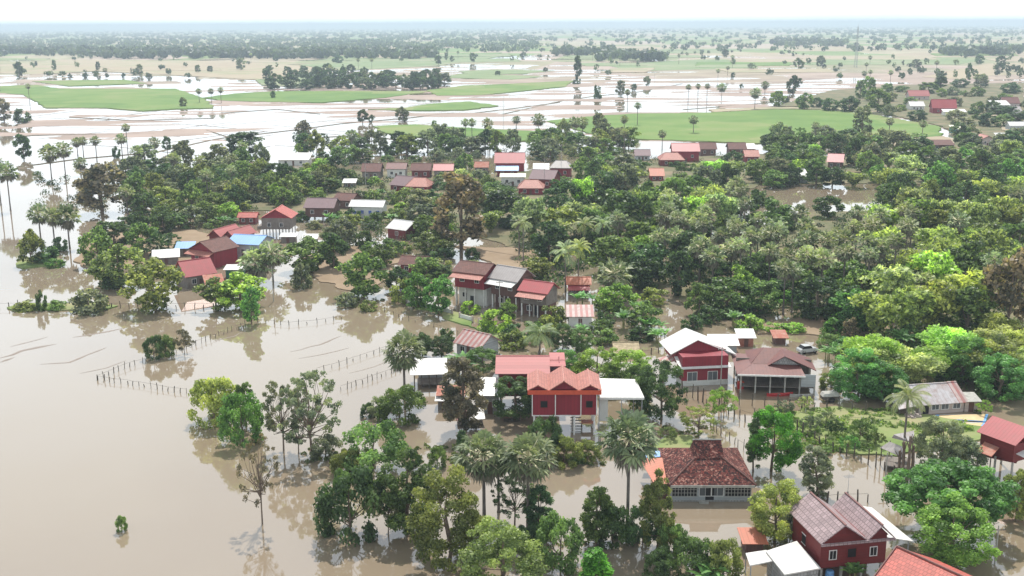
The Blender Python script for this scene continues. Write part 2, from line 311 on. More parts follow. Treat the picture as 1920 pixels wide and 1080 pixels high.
def jag(P, amp, rng, step=None):
    out = []
    for i in range(len(P)):
        a, b = P[i], P[(i + 1) % len(P)]; L = np.linalg.norm(b - a); n = max(1, int(L / (step or amp * 0.9)))
        nn = np.array([-(b - a)[1], (b - a)[0]]) / (L + 1e-9)
        for k in range(n):
            q = a + (b - a) * k / n; w_ = 0.35 + 0.65 * math.sin(math.pi * k / n)
            out.append(q + nn * amp * w_ * (4.2 * (float(fbm(np.array(q[0] / (amp * 9) + 50), np.array(q[1] / (amp * 9) + 50), 2, 4)) - .47) * 2.2 + rng.normal() * .12))
    return out
LRNG = np.random.default_rng(5)

LZ = [0]
def land(name, px, mat, z=0.15, amp=0.8, kind='structure', sk=0.5):
    LZ[0] += 1; z += 0.006 * LZ[0]
    P = [G(x, y)[:2] for x, y in px]; Q = jag(P, amp, LRNG); m = MB(); m.poly([(q[0], q[1], z) for q in Q])
    for i in range(len(Q)):
        a, b = Q[i], Q[(i + 1) % len(Q)]; m.poly([(a[0], a[1], z), (a[0], a[1], z - sk), (b[0], b[1], z - sk), (b[0], b[1], z)])
    o = m.add(name, mat); tag(o, kind=kind); return o
def fieldmat(name, a, b_, c, cell=0.3):
    m, n, b = newmat(name); b.inputs['Roughness'].default_value = 0.9; b.inputs['Specular IOR Level'].default_value = 0.2
    g = ND(n, 'ShaderNodeNewGeometry')
    t = ND(n, 'ShaderNodeTexNoise'); t.inputs['Scale'].default_value = 0.03 if cell else 0.09; t.inputs['Detail'].default_value = 7; t.inputs['Roughness'].default_value = 0.6; n.links.new(g.outputs['Position'], t.inputs['Vector'])
    v = ND(n, 'ShaderNodeTexVoronoi', distance='CHEBYCHEV'); v.inputs['Scale'].default_value = 0.014; n.links.new(g.outputs['Position'], v.inputs['Vector'])
    s = ND(n, 'ShaderNodeSeparateColor'); n.links.new(v.outputs['Color'], s.inputs[0])
    f = math_(n, 'ADD', math_(n, 'MULTIPLY', s.outputs[0], cell), math_(n, 'MULTIPLY', t.outputs[0], 1.05 - cell))
    r = ramp(n, [(0.3, a), (0.52, b_), (0.75, c)]); n.links.new(f, r.inputs[0]); n.links.new(r.outputs[0], b.inputs['Base Color']); return m
FG = fieldmat('rice_green', (0.085, 0.17, 0.033), (0.135, 0.215, 0.05), (0.21, 0.235, 0.09))
FD = fieldmat('dull_rice', (0.15, 0.21, 0.09), (0.2, 0.25, 0.12), (0.27, 0.27, 0.17))
FT = fieldmat('dry_field', (0.32, 0.26, 0.18), (0.36, 0.30, 0.21), (0.25, 0.26, 0.14))
GR = fieldmat('rough_grass', (0.10, 0.17, 0.04), (0.20, 0.25, 0.09), (0.30, 0.26, 0.15), cell=0.0)
MU = fieldmat('wet_mud', (0.20, 0.145, 0.09), (0.26, 0.19, 0.125), (0.31, 0.235, 0.16), cell=0.0)
GF = fieldmat('grove_floor', (0.07, 0.10, 0.04), (0.15, 0.14, 0.075), (0.24, 0.18, 0.115), cell=0.0)
FL = fieldmat('silt_streak', (0.20, 0.165, 0.14), (0.24, 0.20, 0.175), (0.28, 0.24, 0.21))
for px, mt in [
    ([(1025, 228), (1110, 219), (1190, 214), (1330, 212), (1450, 206), (1560, 207), (1640, 216), (1760, 238), (1768, 256), (1640, 266), (1560, 262), (1420, 270), (1330, 266), (1200, 262), (1110, 252)], FG),
    ([(1560, 262), (1640, 266), (1768, 256), (1800, 266), (1745, 282), (1560, 278), (1430, 276)], FT),
    ([(1330, 206), (1450, 202), (1560, 202), (1700, 217), (1640, 214), (1560, 205), (1450, 205), (1340, 211)], FT),
    ([(700, 238), (780, 234), (860, 240), (960, 245), (1090, 252), (1110, 262), (880, 268), (720, 250)], FG),
    ([(690, 206), (760, 203), (800, 196), (880, 191), (935, 199), (870, 207), (790, 208)], FG),
    ([(0, 162), (70, 160), (110, 167), (330, 167), (385, 186), (400, 203), (330, 205), (268, 209), (200, 203), (85, 203), (45, 178), (0, 175)], FG),
    ([(60, 153), (150, 151), (235, 150), (275, 157), (130, 162)], FG),
    ([(380, 184), (440, 176), (520, 172), (640, 171), (810, 172), (720, 184), (600, 193), (540, 192), (430, 190)], FG),
    ([(800, 170), (870, 161), (930, 159), (1075, 152), (1060, 163), (960, 173), (900, 179), (820, 180)], FG),
    ([(820, 146), (870, 138), (1020, 144), (960, 150)], FD), ([(560, 122), (700, 112), (820, 108), (940, 106), (820, 124), (640, 133)], FD),
    ([(860, 134), (930, 131), (1040, 133), (980, 139), (880, 140)], FD),
    ([(1140, 123), (1250, 115), (1330, 111), (1420, 112), (1420, 128), (1180, 134)], FD),
    ([(1440, 120), (1600, 104), (1850, 112), (1800, 121), (1600, 122), (1480, 122)], FD),
    ([(0, 122), (120, 112), (380, 114), (520, 120), (640, 131), (480, 150), (300, 140), (180, 134), (60, 140), (0, 138)], FT),
    ([(480, 150), (640, 141), (660, 155), (560, 163), (490, 160)], FD), ([(1850, 120), (1920, 118), (1920, 140), (1860, 142), (1800, 150), (1730, 145)], FT),
    ([(1455, 200), (1560, 170), (1700, 160), (1920, 156), (1920, 330), (1760, 300), (1800, 262), (1768, 238), (1640, 210), (1560, 202)], GF),
]: land('field', px, mt, 0.42, 0.9, sk=0.9)
for px in [[(1425, 352), (1560, 345), (1640, 350), (1620, 366), (1500, 372), (1440, 380)]]: pass
# rough grass and mud banks that stand out of the water
for nm, px, mt in [
    ('grass_bank', [(1440, 765), (1510, 768), (1640, 772), (1745, 780), (1850, 806), (1835, 822), (1720, 840), (1700, 862), (1600, 850), (1560, 836), (1505, 812), (1460, 790)], GR),
       ('mud_bank', [(1760, 690), (1920, 660), (1920, 720), (1880, 726)], MU),
    ('grass_bank', [(1175, 835), (1290, 818), (1300, 852), (1220, 868)], GR),
    ('mud_bank', [(150, 440), (300, 420), (420, 445), (420, 500), (300, 492), (190, 512), (140, 490)], MU),
    ('mud_bank', [(560, 480), (640, 460), (760, 470), (740, 520), (660, 545), (600, 530)], MU),
    ('mud_bank', [(250, 330), (640, 320), (900, 330), (1180, 300), (1420, 290), (1920, 300), (1920, 345), (1640, 345), (1430, 345), (1300, 400), (1000, 470), (860, 440), (600, 400), (440, 395), (300, 372)], GF),
    ('mud_bank', [(840, 460), (1000, 470), (1040, 500), (980, 530), (900, 480)], MU),
    ('mud_bank', [(1420, 610), (1720, 560), (1720, 610), (1560, 628), (1420, 628)], MU),
    ('grass_bank', [(1250, 480), (1500, 400), (1640, 395), (1920, 380), (1920, 640), (1740, 600), (1700, 560), (1300, 590)], GF),
    ('grass_bank', [(780, 560), (880, 598), (960, 640), (930, 640), (850, 606), (770, 580)], GR),
    ('grass_bank', [(30, 573), (120, 571), (205, 574), (205, 579), (100, 580), (20, 580)], GR),
    ('grass_bank', [(30, 495), (75, 480), (110, 485), (95, 500), (40, 505)], GR)]:
    land(nm, px, mt, 0.10, 1.0)
FRR = random.Random(31)
for k in range(44):
    y = 72 + 58 * (k / 44) + FRR.uniform(-2, 2); x = FRR.uniform(-40, 1880) if k % 3 else FRR.uniform(900, 1850); L = FRR.uniform(70, 260); hgt = (y - 60) * FRR.uniform(.07, .13); sk_ = FRR.uniform(-30, 30)
    if 380 < x < 1000 and y > 112: continue
    land('field', [(x, y), (x + L, y - FRR.uniform(0, 1.5)), (x + L + sk_, y + hgt), (x + sk_, y + hgt + FRR.uniform(0, 1))], FRR.choice([FD, FG, FD, FT, FT]), 0.32, 1.5, sk=.8)
land('mud_road', [(1850, 215), (1872, 213), (1925, 246), (1925, 256), (1880, 246)], FT, 0.5, 0.5)
# silt streaks floating on the open water, and paddy dikes
def strip(name, pts, wid, mat, z=0.03, h=0.0, kind='structure'):
    m = MB(); P = [G(x, y)[:2] for x, y in pts]; Q = []
    for i in range(len(P) - 1):
        n = max(2, int(np.linalg.norm(P[i + 1] - P[i]) / max(2.0, wid * 1.5)))
        for k in range(n): Q.append(P[i] + (P[i + 1] - P[i]) * k / n)
    Q.append(P[-1]); L = []; R = []
    for i, q in enumerate(Q):
        d = Q[min(i + 1, len(Q) - 1)] - Q[max(i - 1, 0)]; d /= np.linalg.norm(d) + 1e-9; nn = np.array([-d[1], d[0]]); e = max(0.12, max(0.0, math.sin(math.pi * i / (len(Q) - 1))) ** 0.5) * wid * LRNG.uniform(0.4, 1.1) / 2
        o = LRNG.normal() * wid * 0.12; L.append(q + nn * (e + o)); R.append(q - nn * (e - o))
    for i in range(len(Q) - 1):
        m.hexa([(*R[i], -0.3), (*R[i + 1], -0.3), (*L[i + 1], -0.3), (*L[i], -0.3)], [(*(R[i] * .8 + L[i] * .2), z), (*(R[i + 1] * .8 + L[i + 1] * .2), z), (*(L[i + 1] * .8 + R[i + 1] * .2), z), (*(L[i] * .8 + R[i] * .2), z)])
    o = m.add(name, mat); tag(o, kind=kind)
for pts, wd in [([(137, 633), (170, 628), (232, 615)], 1.6), ([(0, 672), (40, 658), (105, 645)], 2.2), ([(0, 680), (25, 670)], 1.6), ([(75, 683), (130, 680), (165, 665), (200, 652)], 1.0), ([(545, 660), (600, 646), (640, 630)], 0.9), ([(400, 640), (440, 630), (455, 622)], 0.8), ([(150, 700), (200, 690), (235, 676)], 0.5), ([(560, 672), (610, 664), (655, 652)], 0.5), ([(20, 650), (60, 640), (90, 632)], 0.7), ([(655, 700), (700, 688), (730, 676)], 0.5)]:
    strip('silt_streak', pts, wd, FL, 0.02)
DK = fieldmat('dike_soil', (0.12, 0.12, 0.07), (0.19, 0.165, 0.12), (0.26, 0.22, 0.17))
for pts, wd in [([(60, 310), (150, 298), (290, 286), (400, 262), (430, 257)], 1.6), ([(386, 244), (430, 258), (560, 243), (640, 232)], 1.3), ([(640, 232), (760, 222), (850, 212)], 1.5), ([(940, 215), (1050, 190), (1110, 181), (1200, 172), (1280, 157)], 2.4), ([(0, 322), (60, 312)], 2.5), ([(890, 212), (960, 204), (1050, 192)], 1.3), ([(420, 212), (520, 205), (600, 214)], 1.4), ([(0, 262), (60, 254), (180, 252)], 1.4), ([(600, 258), (680, 254), (740, 262)], 2.2), ([(1280, 206), (1400, 196), (1480, 190)], 1.5), ([(130, 220), (250, 226), (400, 222)], 1.2)]:
    strip('dike', pts, wd, DK, 0.3)

DR = random.Random(12)
for k in range(46):
    y = DR.uniform(128, 300) if k % 2 else DR.uniform(180, 290); x = DR.uniform(-20, 1500 if y < 200 else 860); L = DR.uniform(60, 190); sl_ = DR.choice([-.12, -.1, -.16, .05, .09]) * (y / 240)
    if 690 < x < 1100 and y > 225: continue
    strip('dike', [(x, y), (x + L * .5, y + sl_ * L * .5 + DR.uniform(-1, 1)), (x + L, y + sl_ * L)], DR.uniform(.5, 1.0), FL, DR.uniform(.06, .14))
# ------------------------------------------------------------------ tree prototypes
def crown_cards(seed, clumps, ncards, size, shell=0.55, up=0.25, tvar=0.25, rand=0.55, squash=0.85):
    """clumps: list of (x,y,z,r). Cards lie on and in each clump, facing mostly outward"""
    rng = np.random.default_rng(seed); cl = np.array(clumps); wgt = cl[:, 3] ** 2; idx = rng.choice(len(cl), ncards, p=wgt / wgt.sum())
    d = rng.normal(size=(ncards, 3)); d /= np.linalg.norm(d, axis=1, keepdims=True); d[:, 2] = np.where(rng.random(ncards) < up + 0.2, np.abs(d[:, 2]), d[:, 2])
    rr = (shell + (1.12 - shell) * rng.random(ncards)) * cl[idx, 3]
    Cc = cl[idx, :3] + d * rr[:, None] * np.array([1, 1, squash]); N = d + rng.normal(size=(ncards, 3)) * rand
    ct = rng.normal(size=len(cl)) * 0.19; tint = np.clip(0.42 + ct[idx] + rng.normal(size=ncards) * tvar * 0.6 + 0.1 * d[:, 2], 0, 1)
    return Cc, N, size * rng.uniform(0.6, 1.25, ncards), tint
def trunk_mesh(name, rng, H, r, tips, mat=None, lean=0.0, fork=0.45):
    m = MB(); top = np.array([rng.normal() * lean * H, rng.normal() * lean * H, H]); base = np.array([0, 0, -1.2]); pts = [base, np.array([0, 0, 0.0])]
    for k in range(1, 5): pts.append(top * (k / 4) + np.array([rng.normal(), rng.normal(), 0]) * r * 0.6 * (k < 4))
    m.tube(pts, [r * 1.25, r * 1.1, r * .9, r * .75, r * .55, r * .25], 7)
    for t in tips:
        t = np.array(t, float); z0 = fork * H * rng.uniform(0.8, 1.3); z0 = min(z0, t[2] * 0.85, H * .9); s = top * (z0 / H); mid = (s + t) / 2 + np.array([rng.normal(), rng.normal(), rng.normal() * .5]) * 0.07 * H
        m.tube([s, mid, t], [r * 0.42, r * 0.28, r * 0.1], 5)
    return m.mesh(name, mat or BARK)
PROTO = {}
def proto_broad(key, seed, H=10, R=4, zc=0.62, hz=0.42, ncl=42, rc=0.27, nc=5200, size=0.2, limbs=7, hole=0.0, r=0.22, up=0.25, rand=0.55, tr=LEAF, taper=0.0, fork=0.4, low=-0.8, tvar=0.25):
    rng = np.random.default_rng(seed); cl = []; k = 0; lump = rng.normal(size=(5, 3)); lump /= np.linalg.norm(lump, axis=1, keepdims=True)
    while len(cl) < ncl and k < 5000:
        k += 1; d = rng.normal(size=3); d /= np.linalg.norm(d)
        if d[2] < low: continue
        rad = rng.uniform(0.55, 1.0) ** 0.6; bul = 0.72 + 0.38 * max(0, (lump @ d).max())
        zz = zc * H + d[2] * hz * H * rad * (max(bul, .97) if d[2] < 0 and low < -.9 else bul); tp = 1 - taper * (zz / H - zc + hz) / (2 * hz)
        p = np.array([d[0] * R * rad * bul * tp, d[1] * R * rad * bul * tp, zz])
        if rng.random() < hole and rad < 0.99: continue
        cl.append((*p, R * rc * rng.uniform(0.65, 1.25)))
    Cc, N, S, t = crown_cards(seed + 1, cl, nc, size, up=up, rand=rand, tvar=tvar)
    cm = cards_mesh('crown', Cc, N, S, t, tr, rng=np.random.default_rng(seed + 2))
    tips = [c[:3] for c in sorted(cl, key=lambda c: -c[3])[:limbs]]
    PROTO.setdefault(key, []).append(dict(kind='broad', crown=cm, trunk=trunk_mesh('trunk', rng, H * 0.8, r, tips, lean=0.02, fork=fork), H=H, W=2 * R))
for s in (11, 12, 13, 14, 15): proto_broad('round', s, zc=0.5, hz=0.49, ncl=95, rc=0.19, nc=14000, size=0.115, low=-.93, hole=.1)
for s in (21, 22, 23): proto_broad('tall', s, R=2.9, zc=0.51, hz=0.5, ncl=90, rc=0.21, nc=12000, size=0.115, low=-.95, hole=.1, taper=0.25)
for s in (31, 32): proto_broad('spread', s, R=6.2, zc=0.6, hz=0.36, ncl=170, rc=0.14, nc=22000, size=0.15, limbs=14, r=0.34, up=0.5)
for s in (41, 42, 43): proto_broad('open', s, R=4.2, zc=0.58, hz=0.42, ncl=95, rc=0.11, nc=6500, size=0.1, limbs=34, hole=0.1, r=0.17, rand=0.9)
for s in (51, 52, 53): proto_broad('bush', s, H=4, R=2.6, zc=0.4, hz=0.56, ncl=50, rc=0.24, nc=6000, size=0.1, limbs=6, r=0.1, fork=0.2)
for s in (61, 62): proto_broad('pine', s, R=1.4, zc=0.5, hz=0.52, ncl=70, rc=0.36, nc=8000, size=0.1, taper=0.65, r=0.15)
for s in (71, 72): proto_broad('wispy', s, H=5, R=2.8, zc=0.55, hz=0.38, ncl=46, rc=0.17, nc=3600, size=0.09, limbs=18, r=0.08, rand=1.1, up=0.5)
def far_protos():
    for s_ in (211, 212, 213, 214, 215, 216): proto_broad('roundF', s_, zc=0.5, hz=0.49, ncl=46, rc=0.27, nc=3400, size=0.25, low=-.93, hole=.12, rand=.8, tvar=.75)
    for s_ in (221, 222, 223, 224): proto_broad('tallF', s_, R=2.9, zc=0.51, hz=0.5, ncl=44, rc=0.3, nc=2900, size=0.23, low=-.95, hole=.1, rand=.8, tvar=.75)
    for s_ in (251, 252, 253): proto_broad('bushF', s_, H=4, R=2.6, zc=0.4, hz=0.56, ncl=30, rc=0.3, nc=1700, size=0.19, limbs=6, r=0.1, fork=0.2, rand=.8, tvar=.75)
    proto_broad('bare', 141, zc=.6, hz=.4, ncl=40, rc=0.11, nc=2300, size=0.085, limbs=36, r=.15, rand=.9)
def proto_bamboo(seed, key='bamboo', nc=9500, size=.12, tvar=.25):
    rng = np.random.default_rng(seed); cl = []; tips = []
    for k in range(26):
        a = rng.uniform(0, 6.28); R = rng.uniform(0.3, 1.0) ** 0.7 * 3.6; Ht = rng.uniform(7.0, 10.0) * (1 - 0.18 * (R / 3.6) ** 2)
        for t in np.linspace(0.35, 1.0, 6):
            dr = R * t ** 2.2; z = Ht * (t if t < 0.9 else 0.95) - 0.9 * (t > 0.93); cl.append((math.cos(a) * dr + rng.normal() * .25, math.sin(a) * dr + rng.normal() * .25, z, rng.uniform(0.6, 1.05) * (0.7 + .5 * t)))
        tips.append((math.cos(a) * R * .7, math.sin(a) * R * .7, Ht * 0.85))
    Cc, N, S, t = crown_cards(seed, cl, nc, size, up=0.3, rand=0.7, tvar=tvar); m = MB()
    for tx, ty, tz in tips: m.tube([(tx * .12, ty * .12, -1), (tx * .3, ty * .3, tz * .5), (tx, ty, tz)], [.07, .06, .03], 4)
    cm = cards_mesh('crown', Cc, N, S, t, LEAF, elong=2.2, rng=rng)
    PROTO.setdefault(key, []).append(dict(kind='broad', crown=cm, trunk=m.mesh('stem', noisy('bamboo_cane', (0.25, 0.24, 0.1), .3, 3)), H=10, W=7.6, tn='stem'))
far_protos()
for s in (81, 82, 83): proto_bamboo(s)
for s in (281, 282, 283): proto_bamboo(s, 'bambooF', 3600, .2, .7)
def blade_arrays(): return [[], [], [], []]
def mesh_from_quads(name, V, tint, mat):
    n = len(V); me = bpy.data.meshes.new(name); V = np.array(V, np.float32).reshape(-1, 3); me.vertices.add(4 * n); me.vertices.foreach_set('co', V.ravel()); me.loops.add(4 * n); me.polygons.add(n)
    me.loops.foreach_set('vertex_index', np.arange(4 * n, dtype=np.int32)); me.polygons.foreach_set('loop_start', np.arange(0, 4 * n, 4, dtype=np.int32))
    try: me.polygons.foreach_set('loop_total', np.full(n, 4, dtype=np.int32))
    except Exception: pass
    me.materials.append(mat); at = me.attributes.new('tint', 'FLOAT', 'FACE'); at.data.foreach_set('value', np.array(tint, np.float32)); me.update(); me.validate(); return me
def nrm(v): return v / (np.linalg.norm(v) + 1e-9)
def proto_sugar(seed, key='sugar', nf=36, nb=17, bw=.105, sw=1.0, tv=.16):
    rng = np.random.default_rng(seed); Q = []; T = []; Qd = []; Td = []; Qp = []
    def fan(dirv, Lp, Rf, dead):
        dirv = nrm(dirv); side = nrm(np.cross(dirv, (0, 0, 1.0)) + rng.normal(size=3) * 0.15); up = nrm(np.cross(side, dirv)); hub = dirv * Lp - np.array([0, 0, 0.12 * Lp])
        tt = 0.5 + rng.normal() * tv; q, tl = (Qd, Td) if dead else (Q, T)
        Qp.append([-side * .07 * sw, side * .07 * sw, hub + dirv * .35 + side * .055 * sw, hub + dirv * .35 - side * .055 * sw]) if not dead else None
        for j in range(nb):
            a = (j / (nb - 1) - 0.5) * RD(250); dv = nrm(dirv * math.cos(a) + side * math.sin(a) + up * (0.28 * (j % 2) - 0.1)); L = Rf * (1 - 0.18 * abs(a) / 2.2) * rng.uniform(.85, 1.1)
            pv = nrm(np.cross(dv, up + rng.normal(size=3) * .25)) * bw * Rf; mid = hub + dv * L * 0.6; tip = hub + dv * L - np.array([0, 0, (0.25 if not dead else 0.5) * L])
            q.append([hub, mid + pv, tip, mid - pv]); tl.append(np.clip(tt + rng.normal() * .1 + (0.08 if j % 2 else -.08), 0, 1))
    for k in range(nf):
        z = 1 - 1.5 * (k + rng.random()) / nf; a = k * 2.399 + rng.normal() * .15; s = math.sqrt(max(0, 1 - z * z)); fan(np.array([math.cos(a) * s, math.sin(a) * s, z]), rng.uniform(1.35, 1.85), rng.uniform(0.95, 1.25), False)
    for k in range(20):
        z = -rng.uniform(.5, .95); a = rng.uniform(0, 6.28); s = math.sqrt(1 - z * z); fan(np.array([math.cos(a) * s * .8, math.sin(a) * s * .8, z]), rng.uniform(1.0, 1.5), rng.uniform(.75, 1.0), True)
    cm = mesh_from_quads('crown', Q, T, PALM); dm = mesh_from_quads('dead_fronds', Qd, Td, DEADF); pm = mesh_from_quads('leaf_stalks', Qp, [0.5] * len(Qp), noisy('leaf_stalk', (0.55, 0.52, 0.34), .2, 3))
    m = MB(); m.tube([(0, 0, -.12), (0, 0, 0), (0, 0, .05), (0, 0, .3), (0, 0, .8), (0, 0, 1.0)], [.27, .26, .2, .17, .16, .19], 8)
    PROTO.setdefault(key, []).append(dict(kind='palm', crown=cm, dead=dm, stalks=pm, trunk=m.mesh('trunk', PBARK), W=5.2))
for s in (91, 92, 93): proto_sugar(s)
for s in (291, 292, 293, 294): proto_sugar(s, 'sugarF', 24, 8, .2, 2.0, .3)
def proto_coco(seed):
    rng = np.random.default_rng(seed); Q = []; T = []
    for k in range(20):
        a = k * 2.399; el = RD(rng.uniform(-15, 68)) if k > 3 else RD(75); L = rng.uniform(2.6, 3.3); d = np.array([math.cos(a), math.sin(a), 0]); side = np.array([-d[1], d[0], 0]); p = np.zeros(3); ang = el; prev = p.copy(); tt = .5 + rng.normal() * .12; n = 15
        for j in range(n):
            p = prev + (d * math.cos(ang) + np.array([0, 0, math.sin(ang)])) * L / n; ang -= RD(4 + 5 * j / n); Q.append([prev - side * .03, prev + side * .03, p + side * .025, p - side * .025]); T.append(.95)
            if j > 1:
                lw = 0.75 * math.sin(math.pi * (j + 1) / (n + 2)) ** .6; fwd = nrm(p - prev)
                for sg in (-1, 1):
                    for o in (0, .5):
                        b = prev + (p - prev) * o; tip = b + side * sg * lw * .85 + fwd * lw * .35 - np.array([0, 0, lw * .45]); md = (b + tip) / 2; w_ = fwd * 0.05; Q.append([b, md + w_, tip, md - w_]); T.append(np.clip(tt + rng.normal() * .08, 0, 1))
            prev = p
    cm = mesh_from_quads('crown', Q, T, PALM); m = MB(); m.tube([(0.15, 0, -.12), (0.1, 0, 0), (0.02, 0, .25), (-.02, 0, .6), (0, 0, 1.0)], [.26, .2, .14, .12, .13], 8)
    f = MB()
    for k in range(7):
        a = k * .9; c = np.array([math.cos(a) * .28, math.sin(a) * .28, -.25 - .1 * (k % 2)]); f.tube([c + (0, 0, .14), c + (0, 0, .08), c, c - (0, 0, .1), c - (0, 0, .15)], [.02, .11, .14, .09, .02], 6)
    PROTO.setdefault('coconut', []).append(dict(kind='palm', crown=cm, trunk=m.mesh('trunk', PBARK), W=6.0, nuts=f.mesh('coconut_bunch', noisy('coconut', (.2, .16, .05), .3, 3))))
for s in (101, 102): proto_coco(s)
def proto_banana(seed):
    rng = np.random.default_rng(seed); Q = []; T = []; SM = []; sm_ = noisy('banana_stem', (.2, .2, .08), .3, 3)
    for c in range(4):
        o = np.array([rng.normal() * .8, rng.normal() * .8, 0]) * (c > 0); hs = rng.uniform(1.4, 2.2); m = MB(); SM.append(m); m.tube([o - (0, 0, 1), o + (0, 0, hs * .5), o + (0, 0, hs)], [.14, .12, .07], 6); a0 = rng.uniform(0, 6)
        for k in range(8):
            a = a0 + k * 2.4; el = RD(rng.uniform(30, 78)); d = np.array([math.cos(a), math.sin(a), 0]); side = np.array([-d[1], d[0], 0]); L = rng.uniform(1.7, 2.4); prev = o + (0, 0, hs); ang = el; tt = .5 + rng.normal() * .15; n = 7
            for j in range(n):
                p = prev + (d * math.cos(ang) + np.array([0, 0, math.sin(ang)])) * L / n; ang -= RD(6 + 13 * j / n); w0 = .34 * math.sin(math.pi * (j + .35) / n) ** .6 * .95; w1 = .34 * math.sin(math.pi * min(.97, (j + 1.2) / n)) ** .6 * .95
                for sg in (-1, 1): Q.append([prev, prev + side * sg * w0 - (0, 0, w0 * .35), p + side * sg * w1 * .95 - (0, 0, w1 * .35), p]); T.append(np.clip(tt + rng.normal() * .08 + (.1 if sg > 0 else 0), 0, 1))
                prev = p
    cm = mesh_from_quads('leaves', Q, T, PALM)
    PROTO.setdefault('banana', []).append(dict(kind='broad', crown=cm, trunk=[q.mesh('stem', sm_) for q in SM], H=3.6, W=4.2, cn='leaves', tn='stem'))
for s in (111, 112, 113): proto_banana(s)

COLS = dict(dark=(0.068, 0.118, 0.05), mid=(0.13, 0.20, 0.068), olive=(0.175, 0.215, 0.075), bright=(0.23, 0.35, 0.08), vivid=(0.11, 0.31, 0.04),
            grey=(0.175, 0.20, 0.135), yellow=(0.24, 0.29, 0.095), palm=(0.19, 0.235, 0.135), green=(0.115, 0.24, 0.07), brown=(0.19, 0.165, 0.12), pale=(0.25, 0.30, 0.15))
CW = dict(dark='dark green', mid='mid green', olive='olive green', bright='light green', vivid='vivid green', grey='grey green', yellow='yellowish green', palm='grey green', green='fresh green', brown='brownish', pale='pale green')
KIND = dict(bare=('open_tree', 'tree', 'nearly bare tree'), round=('broadleaf_tree', 'tree', 'round tree'), tall=('tall_tree', 'tree', 'tall tree'), spread=('rain_tree', 'tree', 'wide spreading tree'), open=('open_tree', 'tree', 'open branched tree'), bush=('bush', 'bush', 'bush'),
            pine=('columnar_tree', 'tree', 'narrow columnar tree'), wispy=('wispy_shrub', 'shrub', 'feathery shrub'), bamboo=('bamboo_clump', 'bamboo', 'bamboo clump'), sugar=('sugar_palm', 'palm tree', 'fan palm'), coconut=('coconut_palm', 'palm tree', 'coconut palm'), banana=('banana_plant', 'banana plant', 'banana clump'))
CULL = 0.3
R0 = random.Random(4); TREES = []; cnt = {}
def tree(kind, bx, by, top=None, wpx=None, c='mid', label=None, h=None, wm=None, parts=True, group=None, lean=0.0):
    p = G(bx, by); s = mpp(p); h = h if h else max(1.0, zat(p, top)); wm = wm if wm else wpx * s
    pr = R0.choice(PROTO[kind + 'F' if p[1] > 200 and kind + 'F' in PROTO else kind]); nm, cat, ph = KIND[kind]; e = empty(nm, (p[0], p[1], 0), R0.uniform(0, 6.28)); bc = COLS[c]; v = R0.uniform(0.72, 1.32) * (1.3 if kind == 'bamboo' else 1.0); hs = R0.uniform(-.08, .08)
    cc = (bc[0] * v * (1 + hs), bc[1] * v, bc[2] * v * (1 - hs), 1)
    def part(n, me, z=0.0, sc_=(1, 1, 1)):
        o = bpy.data.objects.new(n, me); col.objects.link(o); o.parent = e; o.location = (0, 0, z); o.scale = sc_; o.color = cc; return o
    if pr['kind'] == 'palm':
        k = wm * 1.06 / pr['W']; th = max(1.0, h - 2.45 * k * (1.0 if kind == 'sugar' else .55)); part('trunk', pr['trunk'], 0, (min(1.2, .6 + k * .5), min(1.2, .6 + k * .5), th)); cr = part('crown', pr['crown'], th, (k, k, k))
        for q, n in (('dead', 'dead_fronds'), ('stalks', 'leaf_stalks'), ('nuts', 'coconut_bunch')):
            if q in pr and (parts or q == 'dead' or (q == 'stalks' and p[1] < 700)): o = part(n, pr[q], th, (k, k, k))
        if lean: e.rotation_euler = (0, lean, 0)
    else:
        sx = wm / pr['W']; sz = h / pr['H']; tk = [part(pr.get('tn', 'trunk'), q, 0, (sx, sx, sz)) for q in (pr['trunk'] if isinstance(pr['trunk'], list) else [pr['trunk']])]; cr = part(pr.get('cn', 'crown'), pr['crown'], 0, (sx, sx, sz))
    e['category'] = cat; TREES.append(dict(o=e, kind=kind, c=c, p=p, h=h, wm=wm, label=label, group=group, px=bx, py=by)); return e

